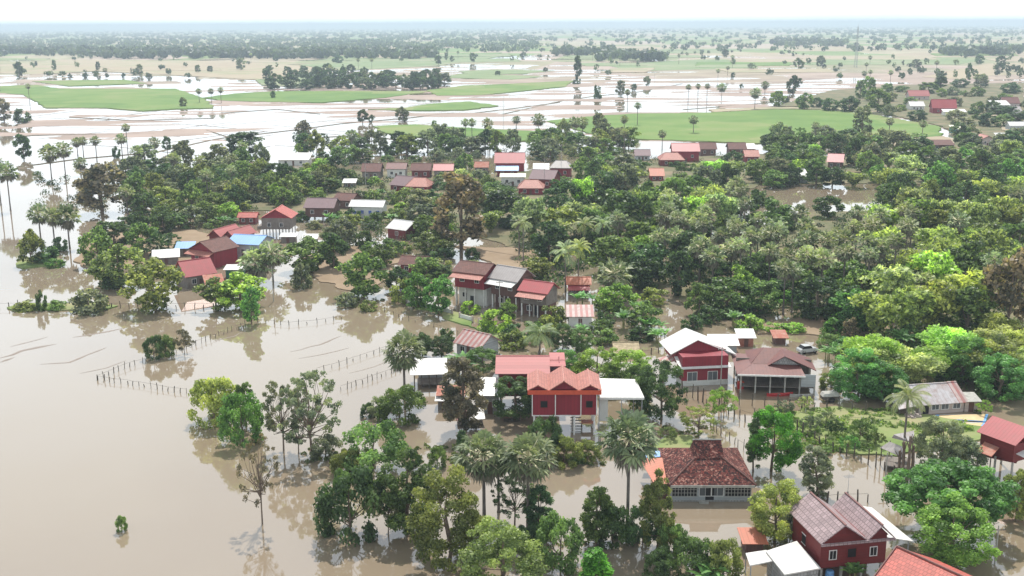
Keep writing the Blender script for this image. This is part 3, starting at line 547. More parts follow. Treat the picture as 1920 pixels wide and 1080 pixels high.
# ------------------------------------------------------------------ buildings
LAND = []      # landmarks: (short phrase, ground point)
PROT = []      # picture boxes no automatic tree may stand in front of: x0,x1,ytop,ybase
class House:
    def __init__(s, name, label, cat, l, r, short=None, d=8.0, group=None):
        a, b = G(*l), G(*r); s.w = float(np.linalg.norm(b - a)); s.o = (a + b) / 2; s.rot = math.atan2(b[1] - a[1], b[0] - a[0]); s.d = d
        s.e = empty(name, (s.o[0], s.o[1], 0), s.rot); tag(s.e, label, cat, group)
        if short: LAND.append((short, s.W(0, d / 2)))
    def W(s, x, y, z=0.0):
        c, n = math.cos(s.rot), math.sin(s.rot); return np.array([s.o[0] + x * c - y * n, s.o[1] + x * n + y * c, z])
    def L(s, p):
        c, n = math.cos(s.rot), math.sin(s.rot); q = np.array(p) - np.array([s.o[0], s.o[1], 0]); return np.array([q[0] * c + q[1] * n, -q[0] * n + q[1] * c, q[2]])
    def z(s, row, x=0, y=0): return zat(s.W(x, y), row)
    def at(s, px, py, z): return s.L(G(px, py, z))
    def add(s, n, m, mat, parent=None, label=None): return m.add(n, mat, parent or s.e, label)
    def box(s, n, mat, x0, x1, y0, y1, z0, z1, parent=None, label=None): return s.add(n, MB().box(x0, x1, y0, y1, z0, z1), mat, parent, label)
    def stilts(s, nx, ny, zf, mat='concrete', r=0.13, x0=None, x1=None, y0=0.25, y1=None):
        x0 = -s.w / 2 + .3 if x0 is None else x0; x1 = s.w / 2 - .3 if x1 is None else x1; y1 = s.d - .3 if y1 is None else y1
        for i in range(nx):
            for j in range(ny):
                x = x0 + (x1 - x0) * i / max(1, nx - 1); y = y0 + (y1 - y0) * j / max(1, ny - 1); s.box('stilt', mat, x - r, x + r, y - r, y + r, -1.0, zf)
    def window(s, x, z, w=0.9, h=1.1, y=0.0, frame='white', pane='dark', mull=True):
        m = MB(); t = .08; yy = y - .07; m.box(x - w / 2 - t, x + w / 2 + t, yy, y + .02, z + h / 2, z + h / 2 + t); m.box(x - w / 2 - t, x + w / 2 + t, yy, y + .02, z - h / 2 - t, z - h / 2)
        m.box(x - w / 2 - t, x - w / 2, yy, y + .02, z - h / 2, z + h / 2); m.box(x + w / 2, x + w / 2 + t, yy, y + .02, z - h / 2, z + h / 2)
        if mull: m.box(x - .02, x + .02, yy + .01, y + .02, z - h / 2, z + h / 2)
        o = s.add('window', MB().box(x - w / 2, x + w / 2, y - .035, y + .05, z - h / 2, z + h / 2), pane); s.add('frame', m, frame, o); return o
    def swindow(s, y, z, side=-1, w=0.9, h=1.1, frame='white'):
        x = side * s.w / 2; m = MB(); t = .08; X = sorted((x, x + side * .07)); m.box(X[0], X[1], y - w / 2 - t, y + w / 2 + t, z + h / 2, z + h / 2 + t); m.box(X[0], X[1], y - w / 2 - t, y + w / 2 + t, z - h / 2 - t, z - h / 2)
        X2 = sorted((x - side * .05, x + side * .035)); o = s.add('window', MB().box(X2[0], X2[1], y - w / 2, y + w / 2, z - h / 2, z + h / 2), 'dark'); s.add('frame', m, frame, o)
    def roof_y(s, x0, x1, ze, zr, mat, y0=-.6, y1=None, gable=None, zval=None, t=.12, cap=None, both=True):
        """one gable whose ridge runs front to back"""
        y1 = s.d + .6 if y1 is None else y1; xm = (x0 + x1) / 2; m = MB()
        m.slab((x0, y1, ze), (x0, y0, ze), (xm, y0, zr), (xm, y1, zr), t); m.slab((x1, y0, ze), (x1, y1, ze), (xm, y1, zr), (xm, y0, zr), t); r = s.add('roof', m, mat)
        s.add('ridge_cap', MB().box(xm - .12, xm + .12, y0 - .02, y1 + .02, zr - .03, zr + .07), cap or mat, r)
        if gable:
            i = .35; dz = (zr - ze) * i * 2 / (x1 - x0)
            for yy in (0, s.d - .15): s.add('gable', MB().prism([(x0 + i, yy, ze), (x1 - i, yy, ze), (xm, yy, zr - dz)], (0, .15, 0)), gable)
        return r
    def roof_x(s, y0, y1, ze, zr, mat, x0=None, x1=None, gable=None, t=.12, ym=None, ze2=None, cap=None, wy0=0, wy1=None):
        x0 = -s.w / 2 - .6 if x0 is None else x0; x1 = s.w / 2 + .6 if x1 is None else x1; ym = (y0 + y1) / 2 if ym is None else ym; ze2 = ze if ze2 is None else ze2; wy1 = s.d if wy1 is None else wy1; m = MB()
        m.slab((x0, y0, ze), (x1, y0, ze), (x1, ym, zr), (x0, ym, zr), t); m.slab((x1, y1, ze2), (x0, y1, ze2), (x0, ym, zr), (x1, ym, zr), t); r = s.add('roof', m, mat)
        s.add('ridge_cap', MB().box(x0 - .02, x1 + .02, ym - .12, ym + .12, zr - .03, zr + .07), cap or mat, r)
        if gable:
            for x, dx in ((-s.w / 2, .15), (s.w / 2, -.15)):
                za = ze + (zr - ze) * (wy0 - y0) / (ym - y0) - .12; zb = ze2 + (zr - ze2) * (y1 - wy1) / (y1 - ym) - .12; s.add('gable', MB().prism([(x, wy0, za), (x, wy1, zb), (x, ym, zr - .12)], (dx, 0, 0)), gable)
        return r
    def hip(s, x0, x1, y0, y1, ze, zr, mat, k=0.5, t=.12, cap=None):
        ym = (y0 + y1) / 2; rx = (x1 - x0) / 2 * k; xm = (x0 + x1) / 2; a, b = (xm - rx, ym, zr), (xm + rx, ym, zr); m = MB()
        m.poly([(x0, y0, ze), (x1, y0, ze), b, a]); m.poly([(x1, y1, ze), (x0, y1, ze), a, b]); m.poly([(x1, y0, ze), (x1, y1, ze), b]); m.poly([(x0, y1, ze), (x0, y0, ze), a]); m.box(x0 + .02, x1 - .02, y0 + .02, y1 - .02, ze - .18, ze - .03)
        r = s.add('roof', m, mat); c = MB()
        for p, q in (((x0, y0, ze), a), ((x1, y0, ze), b), ((x0, y1, ze), a), ((x1, y1, ze), b), (a, b)): c.tube([np.array(p) + (0, 0, .03), np.array(q) + (0, 0, .03)], [.1, .1], 5)
        s.add('ridge_cap', c, cap or mat, r); return r
    def quad(s, n, mat, pts, t=.08, label=None): return s.add(n, MB().slab(*pts, t), mat, None, label)
def protect(x0, x1, y0, y1): PROT.append((x0, x1, y0, y1))

# 1 coral triple gabled stilt house
h = House('stilt_house', 'dark red stilt house with three coral tiled gables and two small dark windows', 'house', (998, 816), (1118, 816), 'triple gabled house', d=6.6)
zf, ze = h.z(778), h.z(737); W2 = h.w / 2
h.box('wall', 'red_wall', -W2, W2, 0, h.d, zf, ze + .5)
xs = [-W2 - .75, h.at(1029, 727, 7.4)[0], h.at(1085, 727, 7.4)[0], W2 + .7]
for i, zr in enumerate((8.35, 9.0, 8.4)):
    h.roof_y(xs[i], xs[i + 1], ze + .6, zr - .3, 'coral_tile', y0=-.5, y1=7.2, gable='red_wall')
h.box('fascia', 'orange_paint', -W2 - .7, W2 + .65, -.62, -.5, ze - .05, ze + .62)
for x in (-W2, -W2 + 4.55 - 1.1, W2 - 2.35, W2): h.box('corner_trim', 'white', x - .07, x + .07, -.09, -.01, zf - .05, ze)
h.box('floor_beam', 'white', -W2 - .05, W2 - 2.4, -.12, -.01, zf - .17, zf - .02)
h.window(-W2 + 1.75, zf + 1.7, 1.0, 1.0, frame='dark_red_wall', mull=False); h.window(W2 - 1.1, zf + 1.7, .95, 1.0, frame='dark_red_wall', mull=False)
h.stilts(4, 3, zf - .15, 'white')
st = MB()
for k in range(7): st.box(1.0, 2.6, .8 + k * .3, 1.1 + k * .3, .35 * k + .1, .35 * k + .2)
h.add('stair', st, 'concrete'); protect(985, 1130, 685, 812)
h = House('table', 'brown wooden day bed standing in the water under the triple gabled house', 'table', (1090, 806), (1114, 806), d=1.6)
h.box('tabletop', 'orange_metal', -h.w / 2, h.w / 2, 0, 1.5, 1.0, 1.12)
for x in (-h.w / 2 + .1, h.w / 2 - .1):
    for y in (.1, 1.4): h.box('leg', 'post', x - .06, x + .06, y - .06, y + .06, -.6, 1.0)
# 2 long coral house behind it
h = House('long_house', 'long pink tiled house with stepped roof behind the triple gabled house', 'house', (935, 772), (1050, 772), 'long pink roofed house', d=8)
h.stilts(5, 2, 2.6); h.box('wall', 'red_wall', -h.w / 2, h.w / 2, 0, 7.6, 2.6, h.z(703)); ze = h.z(701, 0, -.6)
h.roof_x(-.6, 8.6, ze, h.z(667, 0, 4), 'pink_tile', x0=-h.w / 2 - .5, x1=h.w / 2 - 1.6, gable='red_wall'); h.roof_x(.6, 8.0, ze + .9, h.z(675, 0, 4.3), 'pink_tile', x0=h.w / 2 - 1.6, x1=h.w / 2 + .9)
h.box('corner_trim', 'white', -h.w / 2 - .08, -h.w / 2 + .08, -.1, -.01, 0, ze); h.window(-1.5, 4.2); protect(925, 1060, 664, 735)
# 3 white carport right of it
h = House('carport', 'white sheet roofed carport attached beside the triple gabled house', 'carport', (1124, 806), (1204, 803), 'white carport', d=8)
z0 = h.z(745, 0, -.2); z1 = z0 + .9
p = [h.at(1124, 745, z0), h.at(1208, 745, z0), h.at(1192, 711, z1), h.at(1118, 709, z1)]; h.quad('roof', 'white_roof', p); h.add('fascia', MB().slab(p[0] - (0, .06, .35), p[1] - (0, .06, .35), p[1] - (0, .06, .02), p[0] - (0, .06, .02), .05), 'white')
for q in (p[0], p[1] - (.3, 0, 0), p[2] - (.3, .3, 0), (p[0] + p[1]) / 2): h.box('post', 'steel', q[0] - .06, q[0] + .06, q[1] + .1, q[1] + .22, -1, z0 - .15)
h.box('side_wall', 'white_wall', p[0][0] + .05, p[0][0] + 1.4, p[0][1] + .4, p[0][1] + .55, 1.2, z0 - .05); protect(1120, 1210, 706, 770)
def S(name, label, x0, x1, yt, ye, yb, roof, wall, kind='x', rot=0.0, short=None, stl=None, nwin=2, d=None, pitch=.5, cat='house', yb2=None, door=True, aw=None, prot=True, win='dark', n=1, low=None):
    """a small house measured by its ridge row, eave row, base row and sides"""
    dy = 0.0; b2 = yb if yb2 is None else yb2; h = House(name, label, cat, (x0, yb), (x1, b2), short, d or 6)
    if rot: h.rot = RD(rot); h.e.rotation_euler = (0, 0, h.rot); h.w *= 1 / max(.6, math.cos(h.rot)) * .93
    ov = .5; h.w = max(2.0, h.w - 2 * ov); W = h.w / 2; zeave = h.z(ye, 0, -ov); lo, hi = 1.5, 12.0
    if kind == 'y':
        zr = zeave + pitch * (W + ov); dd = 2.0
        for _ in range(30):
            dd = (lo + hi) / 2
            if prj(h.W(0, dd, zr))[1] > yt: lo = dd
            else: hi = dd
        dd = d or max(4.0, min(10, dd))
    else:
        for _ in range(30):
            dd = (lo + hi) / 2
            if prj(h.W(0, dd, zeave + pitch * (dd + ov)))[1] > yt: lo = dd
            else: hi = dd
        dd = d or max(3.0, min(11, 2 * dd)); zr = h.z(yt, 0, dd / 2); zr = max(zeave + .4, zr)
    h.d = dd; zf = 0.0
    if stl: zf = max(0.6, zeave - stl); h.stilts(3 if W < 3.5 else 4, 2, zf, 'concrete')
    else: zf = -.3
    if kind == 'mono': h.quad('roof', roof, [(-W - ov, -ov, zeave), (W + ov, -ov, zeave), (W + ov, dd, zr), (-W - ov, dd, zr)]); h.box('wall', wall, -W, W, 0, dd - .2, zf, zeave + .05)
    else:
        h.box('wall', wall, -W, W, 0, dd, zf, zeave + .1 * (kind != 'hip'))
        if kind == 'x': h.roof_x(-ov, dd + ov, zeave, zr, roof, gable=wall)
        elif kind == 'hip': h.hip(-W - ov, W + ov, -ov, dd + ov, zeave, zr, roof)
        else:
            for i in range(n): a = -W - ov + (2 * W + 2 * ov) * i / n; h.roof_y(a, a + (2 * W + 2 * ov) / n, zeave, zeave + (zr - zeave) / n ** .3, roof, gable=wall)
    if low and stl:
        h.box('lower_wall', low, -W + .15, W - .15, 1.4, dd - .2, -.3, zf)
        for i in range(4): h.box('column', 'white', -W + .1 + (2 * W - .4) * i / 3, -W + .3 + (2 * W - .4) * i / 3, .05, .25, -.5, zf + .02)
        h.box('door', 'dark', -.6, .6, 1.33, 1.45, 0, min(2.0, zf * .85)); h.window(-W * .55, zf * .52, 1.1, 1.0, y=1.4)
    hh = zeave - max(zf, 0)
    if hh > 1.6:
        wh = min(1.1, hh * .42); zc = max(zf, 0) + hh * .55
        for i in range(nwin):
            x = -W + (i + .5) * 2 * W / nwin; h.window(x, zc, min(1.0, W * .35), wh, pane=win)
        if door and not stl: h.box('door', 'brown_wall', -.4, .4, -.05, .05, 0, min(2.0, hh * .85))
    if aw: h.quad('awning', aw, [(-W - .2, -2.2, zeave - .9), (W + .2, -2.2, zeave - .9), (W + .2, -.05, zeave - .15), (-W - .2, -.05, zeave - .15)])
    if prot: protect(min(x0, x1) - 1, max(x0, x1) + 1, yt, ye + (yb - ye) * .12)
    return h
S('outbuilding', 'grey block outbuilding with pale roof left of the dark green bush', 898, 940, 716, 742, 776, 'white_roof', 'block', 'mono', short='grey block outbuilding', cat='outbuilding')
# 5 white roofed open shed
h = House('open_shed', 'open shed with white sheet roof beside the tall lone fan palm', 'shed', (774, 730), (836, 728), 'open white roofed shed', d=5.5)
z0 = h.z(701); h.quad('roof', 'white_roof', [(-h.w / 2 - .4, -.4, z0), (h.w / 2 + .4, -.4, z0), (h.w / 2 + .4, 6, z0 + .9), (-h.w / 2 - .1, 6, z0 + .9)]); h.stilts(5, 2, z0, 'post', .08); h.box('back_wall', 'grey_wall', -h.w / 2 + 1, h.w / 2, 4.2, 4.3, .4, z0 - .6); h.box('floor', 'wood', -h.w / 2 + .8, h.w / 2, .6, 4.2, .5, .62); protect(768, 840, 678, 722)
S('lean_to', 'low rusty red lean-to between the shed and the grey block outbuilding', 818, 872, 728, 742, 764, 'rust_roof', 'wood', 'mono', cat='shed')
S('animal_shed', 'tiny white roofed animal shed below the rusty red lean-to', 820, 846, 742, 752, 768, 'white_roof', 'wood', 'mono', cat='shed', nwin=0, prot=False)
h = House('shelter', 'small floating shelter with white and red roof in open water', 'shelter', (858, 800), (906, 798), 'floating shelter', d=3.0)
z0 = h.z(787); h.quad('roof', 'white_roof', [(-.3, -.3, z0), (h.w / 2 + .3, -.3, z0 + .2), (h.w / 2 + .2, 2.2, z0 + 1.0), (-.5, 2.2, z0 + .8)]); h.quad('red_roof', 'red_metal', [(-h.w / 2 - .2, 0, z0), (-.45, 0, z0), (-.45, 2.2, z0 + .9), (-h.w / 2 - .2, 2.2, z0 + .9)]); h.stilts(4, 2, z0 + .1, 'post', .06, y0=.1, y1=1.9); h.box('floor', 'wood', -h.w / 2, h.w / 2, 0, 2.0, .25, .37); h.box('rail', 'wood', -.2, h.w / 2, -.05, .0, .8, .9); protect(850, 910, 765, 800)
# 8 old tiled hip house
h = House('old_tiled_house', 'old low house with mottled brown tiled hip roof and raised ridge tower', 'house', (1258, 940), (1408, 940), 'old hip roofed house', d=12)
W = h.w / 2; zb, zg = .25, h.z(909); h.box('wall', 'grey_wall', -W, W, 0, 11, -.3, zg + .15)
h.box('plinth', 'block', -W - .05, W + .05, -.12, 11, -.5, .22)
E = [-W - .35, W + .45, -.6, 12.2]; zr1 = h.z(859, 0, 3.2); xa, xb = h.at(1303, 859, zr1)[0], h.at(1355, 859, zr1)[0]; ya, yb_ = 3.2, 6.6; m = MB(); a, b, c, d_ = (xa, ya, zr1), (xb, ya, zr1), (xb, yb_, zr1), (xa, yb_, zr1)
e0, e1, e2, e3 = (E[0], E[2], zg + .2), (E[1], E[2], zg + .2), (E[1], E[3], zg + .2), (E[0], E[3], zg + .2)
for q in ([e0, e1, b, a], [e1, e2, c, b], [e2, e3, d_, c], [e3, e0, a, d_]): m.poly(q)
m.box(E[0] + .03, E[1] - .03, E[2] + .03, E[3] - .03, zg - .02, zg + .17); r = h.add('roof', m, 'old_tile'); t = MB(); zt = h.z(824, 0, 4.9)
for y, s_ in ((ya - .15, 1), (yb_ + .15, -1)):
    q = [(xa - .15, y, zr1 + .02), (xb + .15, y, zr1 + .02), (xb, 4.9, zt), (xa, 4.9, zt)]; t.poly(q if s_ > 0 else q[::-1])
t.poly([(xa - .1, yb_, zr1), (xa - .1, ya, zr1), (xa, 4.9, zt)]); t.poly([(xb + .1, ya, zr1), (xb + .1, yb_, zr1), (xb, 4.9, zt)]); tw = h.add('ridge_tower', t, 'old_tile'); c = MB(); c.tube([(xa - .15, 4.9, zt), (xb + .15, 4.9, zt)], [.11, .11], 5)
h.add('ridge_cap', c, 'concrete', tw); c = MB()
for p, q in ((e0, a), (e1, b)): c.tube([np.array(p) + (0, 0, .04), np.array(q) + (0, 0, .06)], [.12, .12], 5)
c.tube([np.array(a) + (0, 0, .05), np.array(b) + (0, 0, .05)], [.1, .1], 5); h.add('hip_cap', c, 'brown_tile', r)
h.box('fascia', 'concrete', -W - .2, W + .3, -.66, -.58, zg - .15, zg + .2)
for x0, x1 in ((-W + .1, -W + 3.3), (W - 3.4, W - .1)):
    o = h.box('window', 'dark', x0, x1, -.05, .05, .75, zg - .15); g = MB()
    for k in range(9): x = x0 + (x1 - x0) * k / 8; g.box(x - .03, x + .03, -.1, -.05, .75, zg - .15)
    for k in range(4): z = .75 + (zg - .9) * k / 3; g.box(x0, x1, -.12, -.1, z - .03, z + .03)
    h.add('frame', g, 'concrete', o)
for x in (-W + 4.4, W - 4.4): h.window(x, 1.55, 1.5, 1.5, frame='white', pane='grille')
h.box('door', 'dark', -.75, .35, -.06, .05, .2, zg - .15); h.box('step', 'concrete', -1.6, -.4, -.8, -.15, -.2, .18)
zz = 2.6; h.quad('side_roof', 'orange_metal', [h.at(1226, 906, zz - .3), h.at(1251, 907, zz), h.at(1242, 858, zz + .4), h.at(1199, 860, zz + .1)], .08, 'orange red sheet lean-to roof')
h.quad('sheet', 'blue_roof', [h.at(1203, 858, 2.4), h.at(1238, 856, 2.5), h.at(1238, 845, 2.6), h.at(1206, 847, 2.5)]); h.box('side_wall', 'brown_wall', -W - 1.7, -W - .1, 1.0, 8, -.3, 2.0); protect(1195, 1415, 820, 945)
# 9 lilac double gabled house
h = House('double_gable_house', 'maroon board house with two lilac tiled gables and white window frames', 'house', (1535, 1092), (1657, 1080), 'lilac double gabled house', d=7.2)
W = h.w / 2; zf, ze = h.z(1060), h.z(1013); h.stilts(4, 3, zf, 'concrete'); h.box('wall', 'dark_red_wall', -W, W, 0, h.d, zf, ze + .35)
for x0, x1, zr in ((-W - .45, W - 2.65, ze + 2.3), (W - 2.65, W + .55, ze + 1.9)): h.roof_y(x0, x1, ze + .3, zr, 'lilac_tile', y0=-.75, y1=8.0, gable='dark_red_wall', cap='dull_red')
h.box('fascia', 'lilac_tile', -W - .4, W + .55, -.9, -.72, ze + .02, ze + .3); h.box('corner_trim', 'dark_red_wall', -W - .06, -W + .06, -.08, -.01, zf, ze)
for x in (-W + 1.45, W - 1.5): h.window(x, zf + 1.5, .75, 1.0)
h.window(-.2, zf + 1.55, 1.0, 1.05, frame='dark_red_wall', mull=False); h.swindow(4.2, zf + 1.5)
h.quad('awning', 'white_roof', [(W + .1, 0.6, ze - .25), (W + 3.4, 0.2, ze - .9), (W + 2.6, 8.2, ze - .4), (W + .1, 8.2, ze + .2)], .08, 'pale sheet awning'); h.box('post', 'steel', W + 3.0, W + 3.1, .6, .7, -1, ze - .9)
an = MB(); az = ze + 1.9; an.tube([(W - 1.0, 7.5, az), (W - 1.0, 7.5, az + 2.6)], [.03, .02], 5)
for k in range(5): an.tube([(W - 1.6 + .0 * k, 7.2 + k * .15, az + 2.2), (W - .4, 7.2 + k * .15, az + 2.2)], [.015, .015], 4)
h.add('antenna', an, 'steel'); protect(1490, 1680, 930, 1080)
# 10 white flat carport left of it
h = House('flat_roof_annex', 'white flat roofed annex with grey block walls beside the lilac gabled house', 'outbuilding', (1470, 1108), (1538, 1100), 'white flat roofed annex', d=8)
z0 = 2.5; h.quad('roof', 'white_roof', [h.at(1471, 1077, z0), h.at(1539, 1065, z0), h.at(1494, 1014, z0 + .4), h.at(1436, 1033, z0 + .2)], .16)
A, B_, C_, D_ = h.at(1471, 1077, z0), h.at(1539, 1065, z0), h.at(1494, 1014, z0 + .4), h.at(1436, 1033, z0 + .2); m = MB(); i_ = lambda p: (p * .93 + (A + B_ + C_ + D_) / 4 * .07); q = [i_(p) for p in (A, B_, C_, D_)]
m.hexa([(p[0], p[1], -.5) for p in q], [(p[0], p[1], z0 - .2) for p in q]); h.add('wall', m, 'block'); h.quad('side_roof', 'white_roof', [h.at(1406, 1060, 2.4), h.at(1452, 1051, 2.4), h.at(1437, 1031, 2.5), h.at(1398, 1037, 2.4)], .12)
for px, py in ((1408, 1059), (1450, 1051), (1399, 1038)): p = h.at(px, py, 2.4); h.box('post', 'steel', p[0] - .05, p[0] + .05, p[1] - .05, p[1] + .05, -1, 2.3)
protect(1396, 1540, 1010, 1080)
S('small_hut', 'tiny hut with rusty orange roof above the white flat roofed annex', 1394, 1434, 1006, 1020, 1038, 'orange_metal', 'brown_wall', 'mono', cat='hut', nwin=0, prot=False)
# 11 coral roof at the bottom edge
h = House('bottom_house', 'house cut off by the lower edge showing only its bright coral tiled roof', 'house', (1655, 1150), (1790, 1165), None, d=6)
zr, ze = 7.2, 4.4; a, b = h.at(1681, 1025, zr), h.at(1799, 1079, zr); dv = (b - a); b2 = a + dv * 1.5; e = h.at(1640, 1080, ze + .9); sv = (e - a); k = (zr - ze) / (zr - ze - .9); e0 = a + sv * k
h.quad('roof', 'red_tile', [e0, e0 + dv * 1.5, b2, a], .12); s2 = np.array([-sv[0], -sv[1], sv[2]]) * k; s2 = s2 - 2 * np.array([*(np.dot(s2[:2], dv[:2]) / np.dot(dv[:2], dv[:2]) * dv[:2]), 0]); f0 = a + s2; h.quad('back_roof', 'red_tile', [f0 + dv * 1.5, f0, a, b2], .12)
c = MB(); c.tube([a + (0, 0, .05), b2 + (0, 0, .05)], [.12, .12], 6); c.tube([a + (0, 0, .05), e0 + (0, 0, .05)], [.1, .1], 6); h.add('ridge_cap', c, 'dull_red'); m = MB(); q = [p * .9 + (e0 + f0 + b2 + a) / 4 * .1 for p in (e0, e0 + dv * 1.5, f0 + dv * 1.5, f0)]; m.hexa([(p[0], p[1], 1.5) for p in q], [(p[0], p[1], ze - .1) for p in q]); h.add('wall', m, 'red_wall')
for p in q: h.box('stilt', 'concrete', p[0] - .12, p[0] + .12, p[1] - .12, p[1] + .12, -1, 1.5)
protect(1640, 1800, 1022, 1080)
# 12 red roof house at the right edge
h = House('red_roof_house', 'red metal roofed stilt house cut off by the edge with a rusty porch roof', 'house', (1838, 886), (1925, 905), 'red metal roofed house', d=6)
z0, z1 = 5.6, 7.4; p = [h.at(1831, 809, z0), h.at(1904, 836, z0), h.at(1950, 800, z1 - .1), h.at(1861, 779, z1)]; p[2] = p[3] + (p[1] - p[0]); h.quad('roof', 'red_metal', p, .12); pb = [p[2] + (p[2] - p[1]) * .9 * np.array([1, 1, -1]), p[3] + (p[3] - p[0]) * .9 * np.array([1, 1, -1])]; h.quad('back_roof', 'red_metal', [pb[0], pb[1], p[3], p[2]], .12)
cc_ = (p[0] + p[1] + pb[0] + pb[1]) / 4; q = [v * .86 + cc_ * .14 for v in (p[0], p[1], pb[0], pb[1])]; m = MB(); m.hexa([(v[0], v[1], 3.0) for v in q], [(v[0], v[1], z0 - .1) for v in q]); h.add('wall', m, 'dark_red_wall')
for v in q + [(q[0] + q[1]) / 2]: h.box('stilt', 'concrete', v[0] - .13, v[0] + .13, v[1] - .13, v[1] + .13, -1, 3.0)
zz = 4.0; h.quad('porch_roof', 'rust_roof', [h.at(1831, 846, zz - .2), h.at(1859, 856, zz - .2), h.at(1882, 830, zz + .7), h.at(1852, 821, zz + .7)], .08); h.quad('white_awning', 'white_roof', [h.at(1898, 847, 4.2), h.at(1925, 860, 4.2), h.at(1945, 838, 4.7), h.at(1920, 832, 4.7)], .08)
for px, py in ((1834, 847), (1858, 855)): v = h.at(px, py, zz - .2); h.box('post', 'post', v[0] - .07, v[0] + .07, v[1], v[1] + .14, -1, zz - .3)
h.box('floor', 'dark_red_wall', q[0][0] - .2, q[0][0] + 5, q[0][1] - 1.2, q[0][1] + 1, 2.6, 2.8); protect(1828, 1920, 776, 880)
# 13 barn with patched metal roof
h = House('barn', 'long barn with patched grey and rusty metal roof by the drying grain', 'barn', (1722, 778), (1806, 772), 'patched metal barn', d=7)
ze = h.z(755); W = h.w / 2; h.box('wall', 'pink_wall', -W, W, 0, 6.5, -.1, ze + .1); h.roof_x(-.6, 7.2, ze, ze + 2.1, 'old_metal', x1=W - 1.2, gable='pink_wall'); h.roof_x(-.6, 7.2, ze + .02, ze + 2.15, 'stripe', x0=W - 1.2, x1=W + .4); h.box('door', 'dark', -W + .7, -W + 1.7, -.05, .05, .1, 1.9)
h.quad('side_roof', 'old_metal', [(-W - 3.6, -.3, ze - .5), (-W - .2, -.3, ze - .1), (-W - .2, 4, ze + .9), (-W - 2.6, 4, ze + .6)]); h.box('post', 'post', -W - 3.3, -W - 3.2, 0, .1, -.5, ze - .6)
for x in (-W + 2.8, 0.6, 2.6): h.window(x, 1.1, 1.2, .8, pane='grille')
protect(1690, 1830, 728, 778)
S('privy', 'small pale privy with flat roof at the end of the barn', 1808, 1832, 748, 753, 772, 'concrete', 'pink_wall', 'mono', cat='outbuilding', nwin=0)
# 14 grey hut by the cut trees
h = House('metal_hut', 'open hut with two grey metal roof slopes beside the bare stumps', 'hut', (1654, 884), (1706, 890), 'grey metal hut', d=6)
z0 = 2.6; h.quad('roof', 'grey_roof', [h.at(1650, 839, z0), h.at(1690, 857, z0), h.at(1694, 838, z0 + .9), h.at(1668, 828, z0 + .9)]); h.quad('back_roof', 'old_metal', [h.at(1672, 821, z0 + .9), h.at(1716, 832, z0 + .7), h.at(1713, 808, z0 + 1.6), h.at(1676, 815, z0 + 1.5)])
for px, py in ((1653, 841), (1688, 856), (1669, 829), (1712, 828)): v = h.at(px, py, z0 - .1); h.box('post', 'post', v[0] - .07, v[0] + .07, v[1], v[1] + .14, -1, z0 + .1)
h.box('floor', 'wood', -h.w / 2 + .3, h.w / 2, .6, 4.5, .5, .62); protect(1648, 1716, 806, 875)
# 15 drying grain on tarps
for k, q in enumerate(([(1748, 786), (1848, 792), (1853, 778), (1755, 779)], [(1786, 812), (1838, 806), (1847, 794), (1765, 792)])):
    P = [G(*v) for v in q]; c0 = sum(P) / 4; e = empty('drying_tarp', tuple(c0[:2]) + (0.12,)); tag(e, ('upper' if k == 0 else 'lower') + ' sheet of yellow grain drying on a blue tarp in front of the barn', 'tarp', 'grain drying on tarps'); L = [v - c0 for v in P]
    MB().slab(*[v + (0, 0, .03) for v in L], .02).add('tarp', 'blue_tarp', e); g = MB(); L2 = [v * (.9 if i not in (0, 3) else .84) for i, v in enumerate(L)]; g.slab(*[v + (0, 0, .07) for v in L2], .03); g.add('grain_layer', 'grain', e)
# 16 red house with white roofs
h = House('red_white_house', 'bright red house with white sheet gable roof and white front awning', 'house', (1278, 724), (1364, 720), 'red house with white roofs', d=10)
W = h.w / 2; zc = h.z(668); h.box('wall', 'red_wall', -W, W, 0, 3.2, .9, zc); h.box('plinth', 'white_wall', -W - .04, W + .04, -.05, 3.2, -.3, .9); zl = h.z(690, 0, -.5); h.quad('awning', 'white_roof', [(-W - .5, -.6, zl), (W + .4, -.6, zl), (W + .2, 3.0, zl + 1.2), (-W - .6, 3.0, zl + 1.2)])
zk = h.z(636, 0, 3.0); h.box('upper_wall', 'red_wall', -W - .3, W + .2, 3.2, 10, zl, zk - 2.1); g = MB(); xm = -.6; g.prism([(-W - .3, 3.2, zk - 2.1), (W + .6, 3.2, zk - 2.1), (xm, 3.2, zk - .1)], (0, .15, 0)); h.add('gable', g, 'red_wall'); m = MB(); m.slab((-W - 1.3, 10.5, zk - 2.4), (-W - 1.3, 2.7, zk - 2.4), (xm, 2.7, zk), (xm, 10.5, zk), .12); m.slab((W + 2.4, 2.9, zk - 3.0), (W + 2.4, 10.5, zk - 3.0), (xm, 10.5, zk), (xm, 2.7, zk), .12); h.add('roof', m, 'white_roof')
for x in (-W + 1.8, W - 2.7): h.window(x, 1.55, 1.6, 1.7, pane='grille')
h.quad('side_awning', 'stripe', [(-W - 3.0, 2.6, zl + .1), (-W - .5, 2.6, zl + .5), (-W - .5, 5, zl + .9), (-W - 3.0, 5, zl + .4)]); h.box('post', 'post', -W - 2.8, -W - 2.7, 2.8, 2.9, -1, zl + .1); protect(1255, 1388, 614, 722)
S('long_shed', 'long low shed with bright white roof behind the red and white house', 1330, 1386, 631, 648, 662, 'white_roof', 'grey_wall', 'mono', cat='shed', nwin=0, short='long white shed'); S('brick_shed', 'small shed with white roof and rusty wall at the end of the long white shed', 1381, 1417, 620, 634, 650, 'white_roof', 'rust_roof', 'mono', cat='shed', nwin=0)
S('brick_privy', 'small rusty red roofed hut behind the old brown roofed house', 1452, 1474, 622, 634, 646, 'rust_roof', 'brown_wall', 'mono', cat='hut', nwin=0)
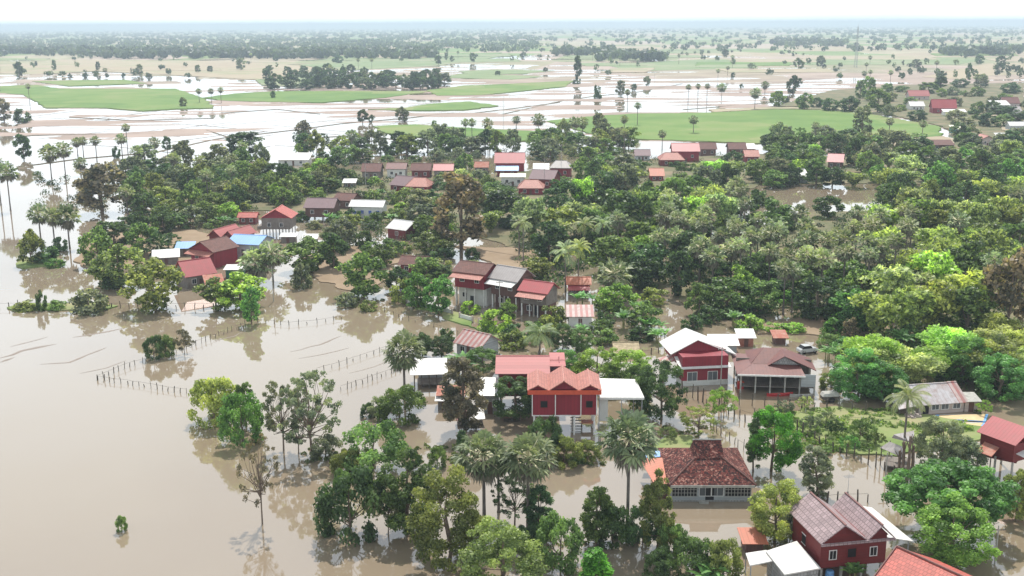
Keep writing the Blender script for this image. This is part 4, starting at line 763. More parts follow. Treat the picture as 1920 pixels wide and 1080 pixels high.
# 18 big old house with brown roofs
h = House('old_stilt_house', 'large old house with dark red tiled roofs, grey gable and open ground floor', 'house', (1385, 737), (1530, 741), 'old dark red roofed house', d=11)
W = h.w / 2; zs_ = h.z(703, 0, -.5); h.stilts(6, 3, zs_, 'concrete', .12); h.box('floor', 'wood', -W + .4, W - .2, .5, 9, 1.0, 1.12); h.box('back_wall', 'wood', -W, W, 6, 6.15, 1.0, zs_ + .8); h.box('curtain_wall', 'grey_wall', W - 2.6, W - .3, -.3, -.2, zs_ - 2.0, zs_ + .1, label='pale blue grey corrugated panel')
zu = h.z(684, 0, 3.0); h.quad('skirt_roof', 'dull_red', [(-W - .4, -.8, zs_), (W - 2.0, -.8, zs_), (W - 2.4, 3.2, zu), (-W + 2.2, 3.2, zu)], .12); h.quad('skirt_roof', 'dull_red', [(-W - .5, 10.5, zs_ + .3), (-W - .5, -.8, zs_), (-W + 2.3, 3.0, zu), (-W + 2.3, 9, zu)], .12); h.box('fascia', 'white', -W - .4, W - 2.0, -.92, -.8, zs_ - .22, zs_ + .05)
zr = h.z(651, 0, 7.5); m = MB(); xa = W - 3.6; m.slab((-W + 2.0, 3.1, zu - .2), (xa, 3.1, zu - .2), (xa - .6, 7.2, zr), (-1.6, 7.2, zr), .12); m.slab((-W + 2.0, 11, zu), (-W + 2.0, 3.1, zu - .1), (-1.6, 7.2, zr), (-1.6, 7.4, zr), .12); m.slab((xa, 11, zu), (-W + 2.0, 11, zu), (-1.6, 7.2, zr), (xa - .6, 7.2, zr), .12); h.add('roof', m, 'dull_red')
g = MB(); zp = h.z(668, 2.2, 3.5); xm = W - 5.0; g.prism([(xm - 2.4, 3.0, zu + .1), (xm + 2.4, 3.0, zu + .1), (xm, 3.0, zp + .1)], (0, .15, 0)); h.add('gable', g, 'block'); m = MB(); m.slab((xm - 2.7, 8, zu), (xm - 2.7, 2.6, zu), (xm, 2.6, zp + .25), (xm, 8, zp + .25), .1); m.slab((xm + 5.2, 2.0, zs_ + .1), (xm + 5.2, 8.5, zs_ + .3), (xm, 8, zp + .25), (xm, 2.6, zp + .25), .1); h.add('front_roof', m, 'dull_red'); h.box('wall', 'brown_wall', -W + 2.6, xm + 2.3, 3.3, 10, zs_ - .6, zu); protect(1368, 1532, 648, 738)
# more houses, measured one by one
S('roadside_house', 'white pillared house with brown tiled roof behind the white garden wall', 850, 912, 491, 512, 570, 'brown_tile', 'red_wall', 'x', short='white pillared house', stl=3.5, aw='coral_tile', yb2=578, win='dark', d=7, low='white_wall')
S('grey_roof_house', 'house with pale grey roof and white porch roof next to the white pillared house', 918, 972, 500, 525, 576, 'grey_roof', 'brown_wall', 'x', short='grey roofed house', aw='white_roof', yb2=586, stl=3.6, d=6, low='brown_wall')
S('small_red_house', 'small wooden house with bright red metal roof right of the grey roofed house', 972, 1028, 527, 548, 590, 'red_metal', 'wood', 'x', short='small red roofed house', aw='coral_tile', yb2=598, stl=2.8, d=5, low='brown_wall')
S('rust_hut', 'low hut with rusty orange roof below the coconut palms', 1062, 1108, 519, 534, 554, 'orange_metal', 'wood', 'x', short='rusty orange hut', aw='red_metal')
S('striped_shed', 'white walled shed with red and white striped roof', 1062, 1114, 576, 594, 612, 'stripe', 'white_wall', 'mono', short='striped white shed', cat='shed', nwin=1)
S('gable_shed', 'shed with rusty striped roof and dark grey gable near the fence', 850, 906, 622, 648, 668, 'stripe', 'grey_wall', 'x', rot=-38, short='grey gabled shed', cat='shed', d=5.5)
S('brown_house', 'low house with dark brown roof left of the white pillared house', 745, 802, 480, 497, 512, 'brown_tile', 'dark_red_wall', 'x', rot=-12, short='low brown roofed house')
S('white_roof_hut', 'small dark red hut with white metal roof among bushes', 722, 766, 413, 430, 447, 'white_roof', 'dark_red_wall', 'x', rot=-35, short='small white roofed hut', nwin=1)
S('blue_roof_hall', 'pale hall with wide light blue metal roof', 422, 492, 440, 458, 488, 'blue_roof', 'grey_wall', 'x', rot=-14, short='blue roofed hall', nwin=1, d=9)
S('twin_gable_house', 'dark red house with two pinkish gables behind the blue roofed hall', 386, 450, 425, 445, 470, 'pink_tile', 'dark_red_wall', 'y', rot=-22, short='pink twin gabled house', n=2, d=9)
S('blue_shed', 'low shed with bright blue roof left of the brown gabled house', 328, 366, 455, 466, 482, 'blue_roof', 'wood', 'mono', rot=6, cat='shed', nwin=0)
S('brown_gable_house', 'dark red house with brown gable roof in front of the blue roofed hall', 350, 412, 446, 470, 500, 'brown_tile', 'red_wall', 'y', rot=-32, short='brown gabled house', aw='coral_tile', d=8)
S('pale_lean_to', 'pale sheet lean-to with blue tarp edge at the left end of the compound', 286, 338, 470, 483, 495, 'white_roof', 'wood', 'mono', rot=16, cat='shed', nwin=0)
S('red_long_shed', 'long red metal roofed shed standing in water by the bushes', 352, 404, 486, 516, 538, 'red_metal', 'wood', 'x', rot=38, short='long red roofed shed', cat='shed', d=7)
S('pinkish_shed', 'small faded pink roofed shed behind the light green bushes', 386, 422, 518, 534, 546, 'rust_roof', 'wood', 'mono', rot=22, cat='shed', nwin=0)
S('green_kiosk', 'small kiosk with white roof and dark green walls', 420, 460, 498, 506, 522, 'white_roof', 'green_wall', 'mono', short='green kiosk', cat='kiosk', nwin=1)
# tall red stilt house
h = House('tall_stilt_house', 'tall stilt house with bright coral gable roof on long white stilts', 'house', (492, 444), (545, 444), 'tall coral roofed stilt house', d=8)
zf = h.z(430); ze = h.z(409); h.stilts(5, 3, zf, 'white', .14); h.box('wall', 'wood', -h.w / 2, h.w / 2, 0, 8, zf, ze); h.roof_y(-h.w / 2 - .4, h.w / 2 + .7, ze, ze + 2.6, 'red_tile', gable='red_wall'); h.window(-2, zf + 1.3); h.window(1.6, zf + 1.3); h.box('balcony', 'wood', -h.w / 2 - 1.4, -h.w / 2, 0, 5, zf - .1, zf + .9); protect(480, 550, 386, 440)
S('low_red_house', 'low coral roofed house just left of the tall stilt house', 446, 482, 398, 408, 420, 'red_tile', 'dark_red_wall', 'x'); S('flat_white_shed', 'low pale sheet roofed shed right of the tall stilt house', 524, 556, 438, 444, 455, 'white_roof', 'wood', 'mono', cat='shed', nwin=0); S('white_tarp_shed', 'low shed with bright white tarp roof by the water', 566, 596, 440, 448, 458, 'white_roof', 'wood', 'mono', cat='shed', nwin=0)
S('purple_roof_house', 'large brown boarded house with dull purple roof behind banana plants', 568, 630, 371, 390, 415, 'purple_roof', 'brown_wall', 'x', rot=-6, short='purple roofed house', stl=3.0)
S('small_brown_house', 'small brown tiled house half hidden behind the blue and white house', 622, 664, 362, 376, 392, 'brown_tile', 'brown_wall', 'x', rot=-20)
S('blue_white_house', 'white house with blue shutters and pale metal roof', 652, 722, 375, 388, 410, 'white_roof', 'white_wall', 'x', rot=-10, short='blue and white house', nwin=4, win='blue_wall', door=False)
for args in [
    ('row_house', 'leftmost house of the row with dark brown roof', 677, 714, 306, 322, 336, 'brown_tile', 'wood', 'x', 0, 'dark row house'),
    ('row_house', 'row house with dull red roof and pale walls, second in the row', 724, 762, 305, 317, 334, 'dull_red', 'white_wall', 'x'),
    ('row_house', 'row house with brown roof and coral lower edge, third in the row', 770, 808, 306, 320, 334, 'brown_tile', 'dark_red_wall', 'x', 0, 'third row house'),
    ('row_house', 'rightmost row house with faded red roof', 812, 850, 307, 320, 334, 'red_metal', 'wood', 'x', 0, 'rightmost row house'),
    ('brown_roof_house', 'dark red house with purple brown roof in front of the row houses', 728, 772, 330, 348, 360, 'purple_roof', 'dark_red_wall', 'x', -28, 'purple brown roofed house'),
    ('coral_hip_house', 'low house with bright coral hip roof beside the purple brown roof', 758, 806, 333, 350, 362, 'coral_tile', 'red_wall', 'hip', -10, 'coral hip roofed house'),
    ('temple_like_house', 'dark red house with stacked red roofs and pale awning', 927, 984, 286, 306, 322, 'red_metal', 'red_wall', 'x', 0, 'stacked red roofed house'),
    ('blue_grey_house', 'low house with pale blue roof below the stacked red roofs', 930, 972, 311, 320, 332, 'blue_roof', 'dark_red_wall', 'x'),
    ('rusty_house', 'small house with faded orange roof left of the stacked red roofs', 888, 916, 303, 314, 324, 'rust_roof', 'wood', 'x'),
    ('white_shed', 'white sheet roofed shed left of the red walled grey roofed house', 999, 1030, 308, 319, 330, 'white_roof', 'white_wall', 'mono'),
    ('red_walled_house', 'red walled house with wide pale grey roof', 1028, 1072, 301, 315, 334, 'grey_roof', 'red_wall', 'hip', -8, 'red walled grey roofed house'),
    ('cream_house', 'cream walled house with pale yellow roof', 937, 986, 326, 332, 350, 'cream_roof', 'white_wall', 'mono', 0, 'cream walled house'),
    ('dark_roof_house', 'dark red house with dark purple roof behind the coral hip roof', 990, 1040, 318, 336, 354, 'purple_roof', 'dark_red_wall', 'x', -18, 'dark purple roofed house'),
    ('wide_coral_house', 'house with wide bright coral roof beside the cream walled house', 968, 1022, 337, 353, 366, 'coral_tile', 'red_wall', 'hip', -4, 'wide coral roofed house'),
    ('violet_house', 'small house with violet roof and pale blue wall by the green field', 1190, 1220, 280, 292, 302, 'purple_roof', 'grey_wall', 'x', 0, 'small violet roofed house'),
    ('orange_hip_house', 'house with pale orange hip roof', 1236, 1284, 286, 300, 312, 'coral_tile', 'dark_red_wall', 'hip', 0, 'pale orange hip roofed house'),
    ('scarlet_house', 'scarlet roofed house behind the pale orange hip roof', 1260, 1312, 268, 284, 304, 'red_metal', 'red_wall', 'x', 0, 'scarlet roofed house'),
    ('maroon_house', 'house with dull maroon roof right of the scarlet roof', 1312, 1344, 267, 280, 292, 'brown_tile', 'brown_wall', 'x'),
    ('brown_long_house', 'long low house with brown roof at the edge of the green field', 1366, 1400, 267, 280, 290, 'brown_tile', 'brown_wall', 'x'),
    ('white_field_shed', 'white roofed shed at the edge of the green field', 1396, 1418, 270, 279, 288, 'white_roof', 'white_wall', 'mono'),
    ('peach_house', 'house with peach coloured roof among trees near the field edge', 1396, 1424, 281, 294, 306, 'coral_tile', 'red_wall', 'x', 0, 'peach roofed house'),
    ('terracotta_hut', 'small terracotta roofed hut deep among bamboo', 1218, 1246, 315, 330, 340, 'orange_metal', 'red_wall', 'x', 0, 'terracotta roofed hut'),
    ('carmine_house', 'lone house with bright pinkish red roof on the far tree edge', 1550, 1580, 288, 304, 316, 'red_metal', 'brown_wall', 'x', -20, 'lone pinkish red roofed house'),
    ('pond_carport', 'open white roofed carport by the brown pond', 1480, 1516, 318, 331, 344, 'white_roof', 'grey_wall', 'mono', 0, 'pond carport'),
    ('brown_field_house', 'small house with brown roof behind round trees at the field', 1602, 1624, 256, 265, 276, 'dull_red', 'brown_wall', 'x'),
    ('coral_field_house', 'small coral roofed house next to the brown roof at the field', 1628, 1646, 264, 272, 281, 'coral_tile', 'white_wall', 'x'),
    ('pale_pink_house', 'far house with long pale pink roof in the distant village', 1704, 1743, 169, 180, 188, 'pink_tile', 'pink_wall', 'x', 0, 'pale pink roofed house'),
    ('crimson_house', 'far house with large crimson roofs in the distant village', 1746, 1794, 186, 203, 214, 'red_metal', 'red_wall', 'x', -10, 'crimson roofed house'),
    ('white_village_shed', 'far long white roofed shed below the crimson roofs', 1768, 1812, 205, 210, 218, 'white_roof', 'white_wall', 'mono'),
    ('white_village_house', 'far white roofed house left of the crimson roofs', 1706, 1734, 190, 199, 207, 'white_roof', 'white_wall', 'x'),
    ('village_house', 'far house with bright white roof near the right edge above the mud road', 1860, 1894, 189, 197, 206, 'white_roof', 'white_wall', 'mono'),
    ('village_house', 'far house with brown and coral roof near the mud road', 1880, 1912, 182, 194, 204, 'dull_red', 'pink_wall', 'x'),
    ('village_house', 'grey white house beside the top of the mud road', 1884, 1916, 199, 209, 218, 'grey_roof', 'white_wall', 'x'),
    ('village_shed', 'shed with pale green white roof under round trees', 1784, 1820, 235, 242, 250, 'cream_roof', 'green_wall', 'mono'),
    ('pink_tower_house', 'narrow pink walled house with coral roof', 1840, 1862, 249, 260, 276, 'coral_tile', 'pink_wall', 'y', 0, 'narrow pink house'),
    ('long_white_barn', 'long white roofed barn right of the narrow pink house', 1870, 1912, 250, 258, 266, 'white_roof', 'white_wall', 'mono', 0, 'long white barn'),
    ('white_low_shed', 'low white roofed shed below the narrow pink house', 1822, 1852, 276, 284, 292, 'white_roof', 'grey_wall', 'mono'),
    ('dark_long_shed', 'long dark roofed shed at the end of the green field', 1744, 1790, 263, 272, 281, 'brown_tile', 'brown_wall', 'mono'),
    ('cube_house', 'small white box shaped house deep in the trees', 1814, 1832, 289, 293, 306, 'white_roof', 'white_wall', 'mono'),
    ('pale_rooftop_house', 'pale roofed house at the right edge of the mud road', 1892, 1925, 228, 236, 246, 'white_roof', 'grey_wall', 'x'),
    ('white_paddy_shed', 'white roofed shed half hidden by trees near the flooded paddies', 520, 580, 288, 300, 310, 'white_roof', 'white_wall', 'mono', 0, 'white paddy shed'),
    ('grey_paddy_hut', 'small grey roofed hut among the trees left of the row houses', 642, 668, 336, 343, 352, 'white_roof', 'wood', 'mono')]:
    a = list(args); rot = a[10] if len(a) > 10 else 0; short = a[11] if len(a) > 11 else None
    S(*a[:10], rot=rot, short=short, nwin=2, cat='shed' if 'shed' in a[0] or 'barn' in a[0] else ('carport' if 'carport' in a[0] else 'house'), prot=not any(q in a[0] for q in ('village', 'low_shed', 'cube', 'rooftop', 'white_barn', 'field_house', 'pond')))
# garden wall with pillars
def garden_wall(pts, label, n, gate=None):
    P = [G(*p) for p in pts]; a, b = P; c = a; e = empty('garden_wall', (a[0], a[1], 0), math.atan2(b[1] - a[1], b[0] - a[0])); tag(e, label, 'wall', 'white garden walls of the pillared house'); L = float(np.linalg.norm(b - a)); MB().box(0, L, -.08, .08, -.8, 1.05).add('panel', 'white_wall', e)
    for k in range(n + 1): x = L * k / n; MB().box(x - .16, x + .16, -.14, .14, -.8, 1.35).add('pillar', 'pink_wall', e)
garden_wall([(748, 566), (848, 590)], 'long stretch of white garden wall with pinkish pillars under round trees', 6); garden_wall([(862, 597), (886, 604)], 'short stretch of white garden wall with dark round opening', 1); garden_wall([(898, 608), (930, 622)], 'short stretch of white garden wall nearest the flooded road', 2)
# fences
FN = [0]
def fence(pts, label, sp=2.6, ht=1.5, rails=1, white=False):
    P = [G(*p)[:2] for p in pts]; e = empty('fence', (P[0][0], P[0][1], 0)); tag(e, label, 'fence', 'post fences standing in flood water'); segs = [np.linalg.norm(P[i + 1] - P[i]) for i in range(len(P) - 1)]; T = sum(segs); n = max(2, int(T / sp)); n = min(n, 98); pos = []
    for k in range(n + 1):
        s = T * k / n; i = 0
        while i < len(segs) - 1 and s > segs[i]: s -= segs[i]; i += 1
        pos.append(P[i] + (P[i + 1] - P[i]) * min(1, s / segs[i]) - P[0] + np.array([R0.uniform(-.15, .15), R0.uniform(-.15, .15)]))
    for q in pos:
        hh = ht * R0.uniform(.45, 1.25); r = R0.uniform(.04, .08) * (1.7 if ('dark' in label or 'long low' in label or 'thick' in label) else 1); ln = R0.uniform(-.15, .15); MB().tube([(q[0], q[1], -.8), (q[0] + ln * .4, q[1], hh * .5), (q[0] + ln, q[1] + ln * .5, hh)], [r, r, r * .85], 6).add('fence_post', M['white'] if white else M['post'], e)
    for k in range(rails):
        m = MB(); z = ht * (.75 - .35 * k)
        for i in range(len(pos) - 1): m.tube([(*pos[i], z), (*pos[i + 1], z)], [.02, .02], 4)
        m.add('wire', 'post', e)
fence([(0, 578), (120, 576), (280, 579), (400, 578)], 'long low fence crossing the water from the left edge to the long red shed', 2.0, 1.5)
fence([(470, 603), (540, 610), (590, 606), (640, 598)], 'curved low fence in open water right of the slender tree', 1.8, .9)
fence([(183, 712), (235, 690), (300, 672), (365, 648), (460, 612)], 'diagonal post fence running from the corner to the slender tree', 1.3, 1.1)
fence([(183, 713), (250, 722), (350, 738)], 'post fence running from the corner towards the olive bush', 1.2, 1.0)
fence([(592, 697), (640, 684), (735, 652)], 'thin post fence in pale water above the open branched trees', 1.6, .9); fence([(640, 732), (700, 712), (752, 694)], 'post fence running up to the lone fan palm', 1.1, 1.1)
fence([(720, 585), (760, 600), (830, 618), (890, 640)], 'low grey fence along the flooded road below the garden wall', 1.8, 1.0)
fence([(1278, 738), (1335, 762), (1400, 790), (1440, 800)], 'dark post fence from the white carport towards the vivid green tree', 1.2, 2.0); fence([(1340, 757), (1450, 764), (1560, 766), (1622, 775)], 'dark post fence in front of the old dark red roofed house', 1.9, 1.9)
fence([(1330, 800), (1380, 835), (1400, 850)], 'short post fence behind the old hip roofed house', 1.2, 1.5); fence([(1495, 812), (1545, 838), (1620, 868), (1690, 892)], 'dark post fence along the flooded lane beside the grass bank', 1.2, 2.0)
fence([(1495, 948), (1560, 944), (1628, 942)], 'short row of thick posts behind the lilac gabled roof', 1.2, 1.6); fence([(1130, 660), (1180, 668), (1250, 660)], 'dark fence of planks by the thatched stack', 1.6, 1.0); fence([(1480, 766), (1560, 790), (1690, 797)], 'pale netting fence across the grass bank', 3.0, 1.1, white=True)
# poles and masts
def pole(x, y, top, label, name='utility_pole', arm=True, mat='concrete', r=.11, cat='pole'):
    p = G(x, y); hh = zat(p, top); e = empty(name, (p[0], p[1], 0)); tag(e, label, cat); MB().tube([(0, 0, -1), (0, 0, hh * .5), (0, 0, hh)], [r, r * .85, r * .6], 8).add('shaft', mat, e)
    if arm:
        MB().box(-.7, .7, -.05, .05, hh - .6, hh - .5).add('crossarm', 'post', e)
        for q in (-.6, 0, .6): MB().tube([(q, 0, hh - .5), (q, 0, hh - .42), (q, 0, hh - .3)], [.03, .06, .03], 6).add('insulator', 'white', e)
    return e
for a in [(937, 590, 525, 'white concrete pole in front of the grey roofed house'), (1351, 728, 650, 'concrete pole in front of the red house with white roofs'), (513, 565, 500, 'dark wooden pole in water by the tall fan palms'), (686, 352, 302, 'thin pole in front of the dark row house'), (1021, 352, 296, 'thin pole beside the red walled grey roofed house'), (927, 338, 308, 'short pole left of the cream walled house'), (944, 242, 180, 'tall thin pole standing in the bright flooded paddies'), (1227, 155, 125, 'far thin pole on the embankment'), (1865, 1058, 985, 'leaning wooden pole at the lower right edge', ), (1668, 530, 490, 'pale pole among the fan palms'), (1052, 332, 270, 'thin pole behind the red walled grey roofed house'), (1660, 900, 848, 'thin post between the fence and the grey metal hut')]: pole(*a, arm=a[1] > 300)
p1, p2 = G(1865, 1058), G(1700, 1075); e = empty('power_line', (p1[0], p1[1], 0)); tag(e, 'sagging dark cable strung from the leaning pole to the coral roof', 'cable'); q = p2 - p1; MB().tube([(q[0] * t, q[1] * t, 5.2 - 1.2 * 4 * t * (1 - t)) for t in np.linspace(0, 1, 9)], [.03] * 9, 5).add('wire', 'post', e)
# radio mast
p = G(1604, 127); hh = zat(p, 50); e = empty('radio_mast', (p[0], p[1], 0)); tag(e, 'tall slim lattice radio mast rising above the horizon', 'mast'); m = MB()
for cx, cy in ((-1, -1), (1, -1), (1, 1), (-1, 1)): m.tube([(cx * 1.7, cy * 1.7, -.5), (cx * .8, cy * .8, hh * .6), (cx * .5, cy * .5, hh)], [.22, .2, .16], 5)
for k in range(26):
    z0, z1 = hh * k / 26, hh * (k + 1) / 26; r0, r1 = 1.7 - 1.2 * k / 26, 1.7 - 1.2 * (k + 1) / 26; m.tube([(-r0, -r0, z0), (r1, -r1, z1)], [.1, .1], 4); m.tube([(r0, -r0, z0), (r1, r1, z1)], [.1, .1], 4)
m.add('lattice', 'steel', e); MB().tube([(0, 0, hh), (0, 0, hh + 5)], [.12, .05], 5).add('tip', 'steel', e)
# vehicles and small objects
def car(x, y, label, L=4.2, name='parked_car', rot=0.3):
    p = G(x, y); e = empty(name, (p[0], p[1], .1), rot); tag(e, label, 'car'); W = .85; b = MB(); pr = [(-L / 2, .35), (L / 2, .35), (L / 2, .85), (L * .3, 1.0), (-L * .45, 1.0), (-L / 2, .8)]; b.prism([(x_, -W, z) for x_, z in pr], (0, 2 * W, 0)); b.add('body', 'car_paint', e); c = MB(); pr = [(-L * .4, 1.0), (L * .2, 1.0), (L * .08, 1.48), (-L * .3, 1.48)]; c.prism([(x_, -W + .08, z) for x_, z in pr], (0, 2 * W - .16, 0)); cb = c.add('cabin', 'dark', e); MB().box(-L * .29, L * .07, -W + .1, W - .1, 1.482, 1.53).add('roof', 'car_paint', cb)
    for sx in (-L * .32, L * .32):
        for sy in (-W, W): MB().tube([(sx, sy - .1, .33), (sx, sy + .1, .33)], [.33, .33], 12).add('wheel', 'rubber', e)
car(1513, 662, 'silver car parked in the yard behind the old dark red roofed house', 3.6)
p = G(1556, 752); e = empty('covered_cart', (p[0], p[1], 0), .1); tag(e, 'small cart covered with a pale tarp beside the olive bush', 'cart'); MB().box(-1.4, 1.4, -.7, .7, .45, 1.0).add('bed', 'post', e); MB().prism([(-1.5, -.75, 1.0), (1.5, -.75, 1.0), (1.2, -.5, 1.5), (-1.1, -.45, 1.45)], (0, 1.4, 0)).add('tarp', 'concrete', e)
for sy in (-.8, .8): MB().tube([(0, sy - .06, .45), (0, sy + .06, .45)], [.5, .5], 12).add('wheel', 'rubber', e)
p = G(1388, 728); e = empty('crate', (p[0], p[1], 0)); tag(e, 'red crate standing at the corner of the old dark red roofed house', 'crate'); MB().box(-.5, .5, -.4, .4, 0, 1.1).add('box', 'red_paint', e); MB().box(-.55, .55, -.45, .45, 1.1, 1.2).add('lid', 'orange_paint', e)
def boat(x, y, L, label, rot=0.1, mat='red_paint'):
    p = G(x, y); e = empty('boat', (p[0], p[1], 0), rot); tag(e, label, 'boat'); m = MB(); n = 10; S_ = []
    for k in range(n + 1):
        t = k / n * 2 - 1; wd = .45 * (1 - abs(t) ** 2.5) + .03; zt = .32 + .25 * abs(t) ** 3; S_.append([(t * L / 2, -wd, zt), (t * L / 2, -wd * .6, -.05), (t * L / 2, wd * .6, -.05), (t * L / 2, wd, zt)])
    for k in range(n):
        for j in range(3): m.poly([S_[k][j], S_[k + 1][j], S_[k + 1][j + 1], S_[k][j + 1]])
    m.add('hull', mat, e); MB().box(-.12, .12, -.38, .38, .22, .27).add('seat', 'wood', e)
boat(1462, 742, 4.5, 'narrow wooden boat with red bow moored before the old house', .12); boat(1503, 744, 4.0, 'flat pale boat moored under the pale corrugated panel', .05, 'concrete'); boat(960, 790, 2.6, 'tiny dark boat on brown water left of the triple gabled house', .1, 'post')
h = House('straw_stack', 'long low thatched stack of pale straw beyond the bright green trees', 'straw stack', (1150, 668), (1200, 668), 'thatched stack', d=6); h.roof_x(-.4, 6, .7, 1.9, 'straw', x0=-h.w / 2, x1=h.w / 2); h.box('base', 'wood', -h.w / 2 + .3, h.w / 2 - .3, 0, 5.4, -.3, .72); protect(1150, 1205, 645, 668)
p = G(1712, 783); e = empty('rubble_pile', (p[0], p[1], .1)); tag(e, 'heap of broken pinkish rubble at the foot of the barn', 'rubble'); m = MB()
for k in range(60): a = R0.uniform(0, 6.28); r = R0.uniform(0, 1.3); s_ = R0.uniform(.12, .35); x, y, z = math.cos(a) * r, math.sin(a) * r * .7, max(0, .9 - r * .7) * R0.random(); m.hexa([(x - s_, y - s_ * .7, z - .1), (x + s_ * .8, y - s_, z - .1), (x + s_, y + s_ * .8, z - .1), (x - s_ * .8, y + s_, z - .1)], [(x - s_ * .7, y - s_ * .5, z + s_), (x + s_ * .6, y - s_ * .6, z + s_ * .8), (x + s_ * .7, y + s_ * .6, z + s_), (x - s_ * .6, y + s_ * .5, z + s_ * .9)])
m.add('stones', 'rubble', e); e.children[0].name = 'stone_heap'
p = G(1555, 1086); e = empty('water_barrel', (p[0], p[1], 0)); tag(e, 'bright blue plastic barrel under the lilac gabled house', 'barrel'); MB().tube([(0, 0, -.4), (0, 0, 0), (0, 0, .5), (0, 0, 1), (0, 0, 1.1)], [.4, .45, .5, .45, .38], 14).add('barrel_body', 'blue_tarp', e)
# cut stumps by the grey hut
for x, y, tp in ((1690, 897, 828), (1700, 900, 818), (1708, 898, 835), (1683, 893, 845)):
    p = G(x, y); hh = zat(p, tp); e = empty('bare_stump', (p[0], p[1], 0)); tag(e, {1690: 'second', 1700: 'tallest and third', 1708: 'right hand', 1683: 'shortest left hand'}[x] + ' pollarded bare trunk beside the grey metal hut', 'stump', 'bare trunks beside the grey metal hut'); m = MB().tube([(0, 0, -1), (.1, 0, hh * .5), (0, 0, hh)], [.26, .2, .15], 7)
    for k in range(3): a = R0.uniform(0, 6); m.tube([(0.05, 0, hh * .7), (math.cos(a) * .7, math.sin(a) * .7, hh * 1.02)], [.1, .05], 5)
    m.add('trunk', BARK, e)

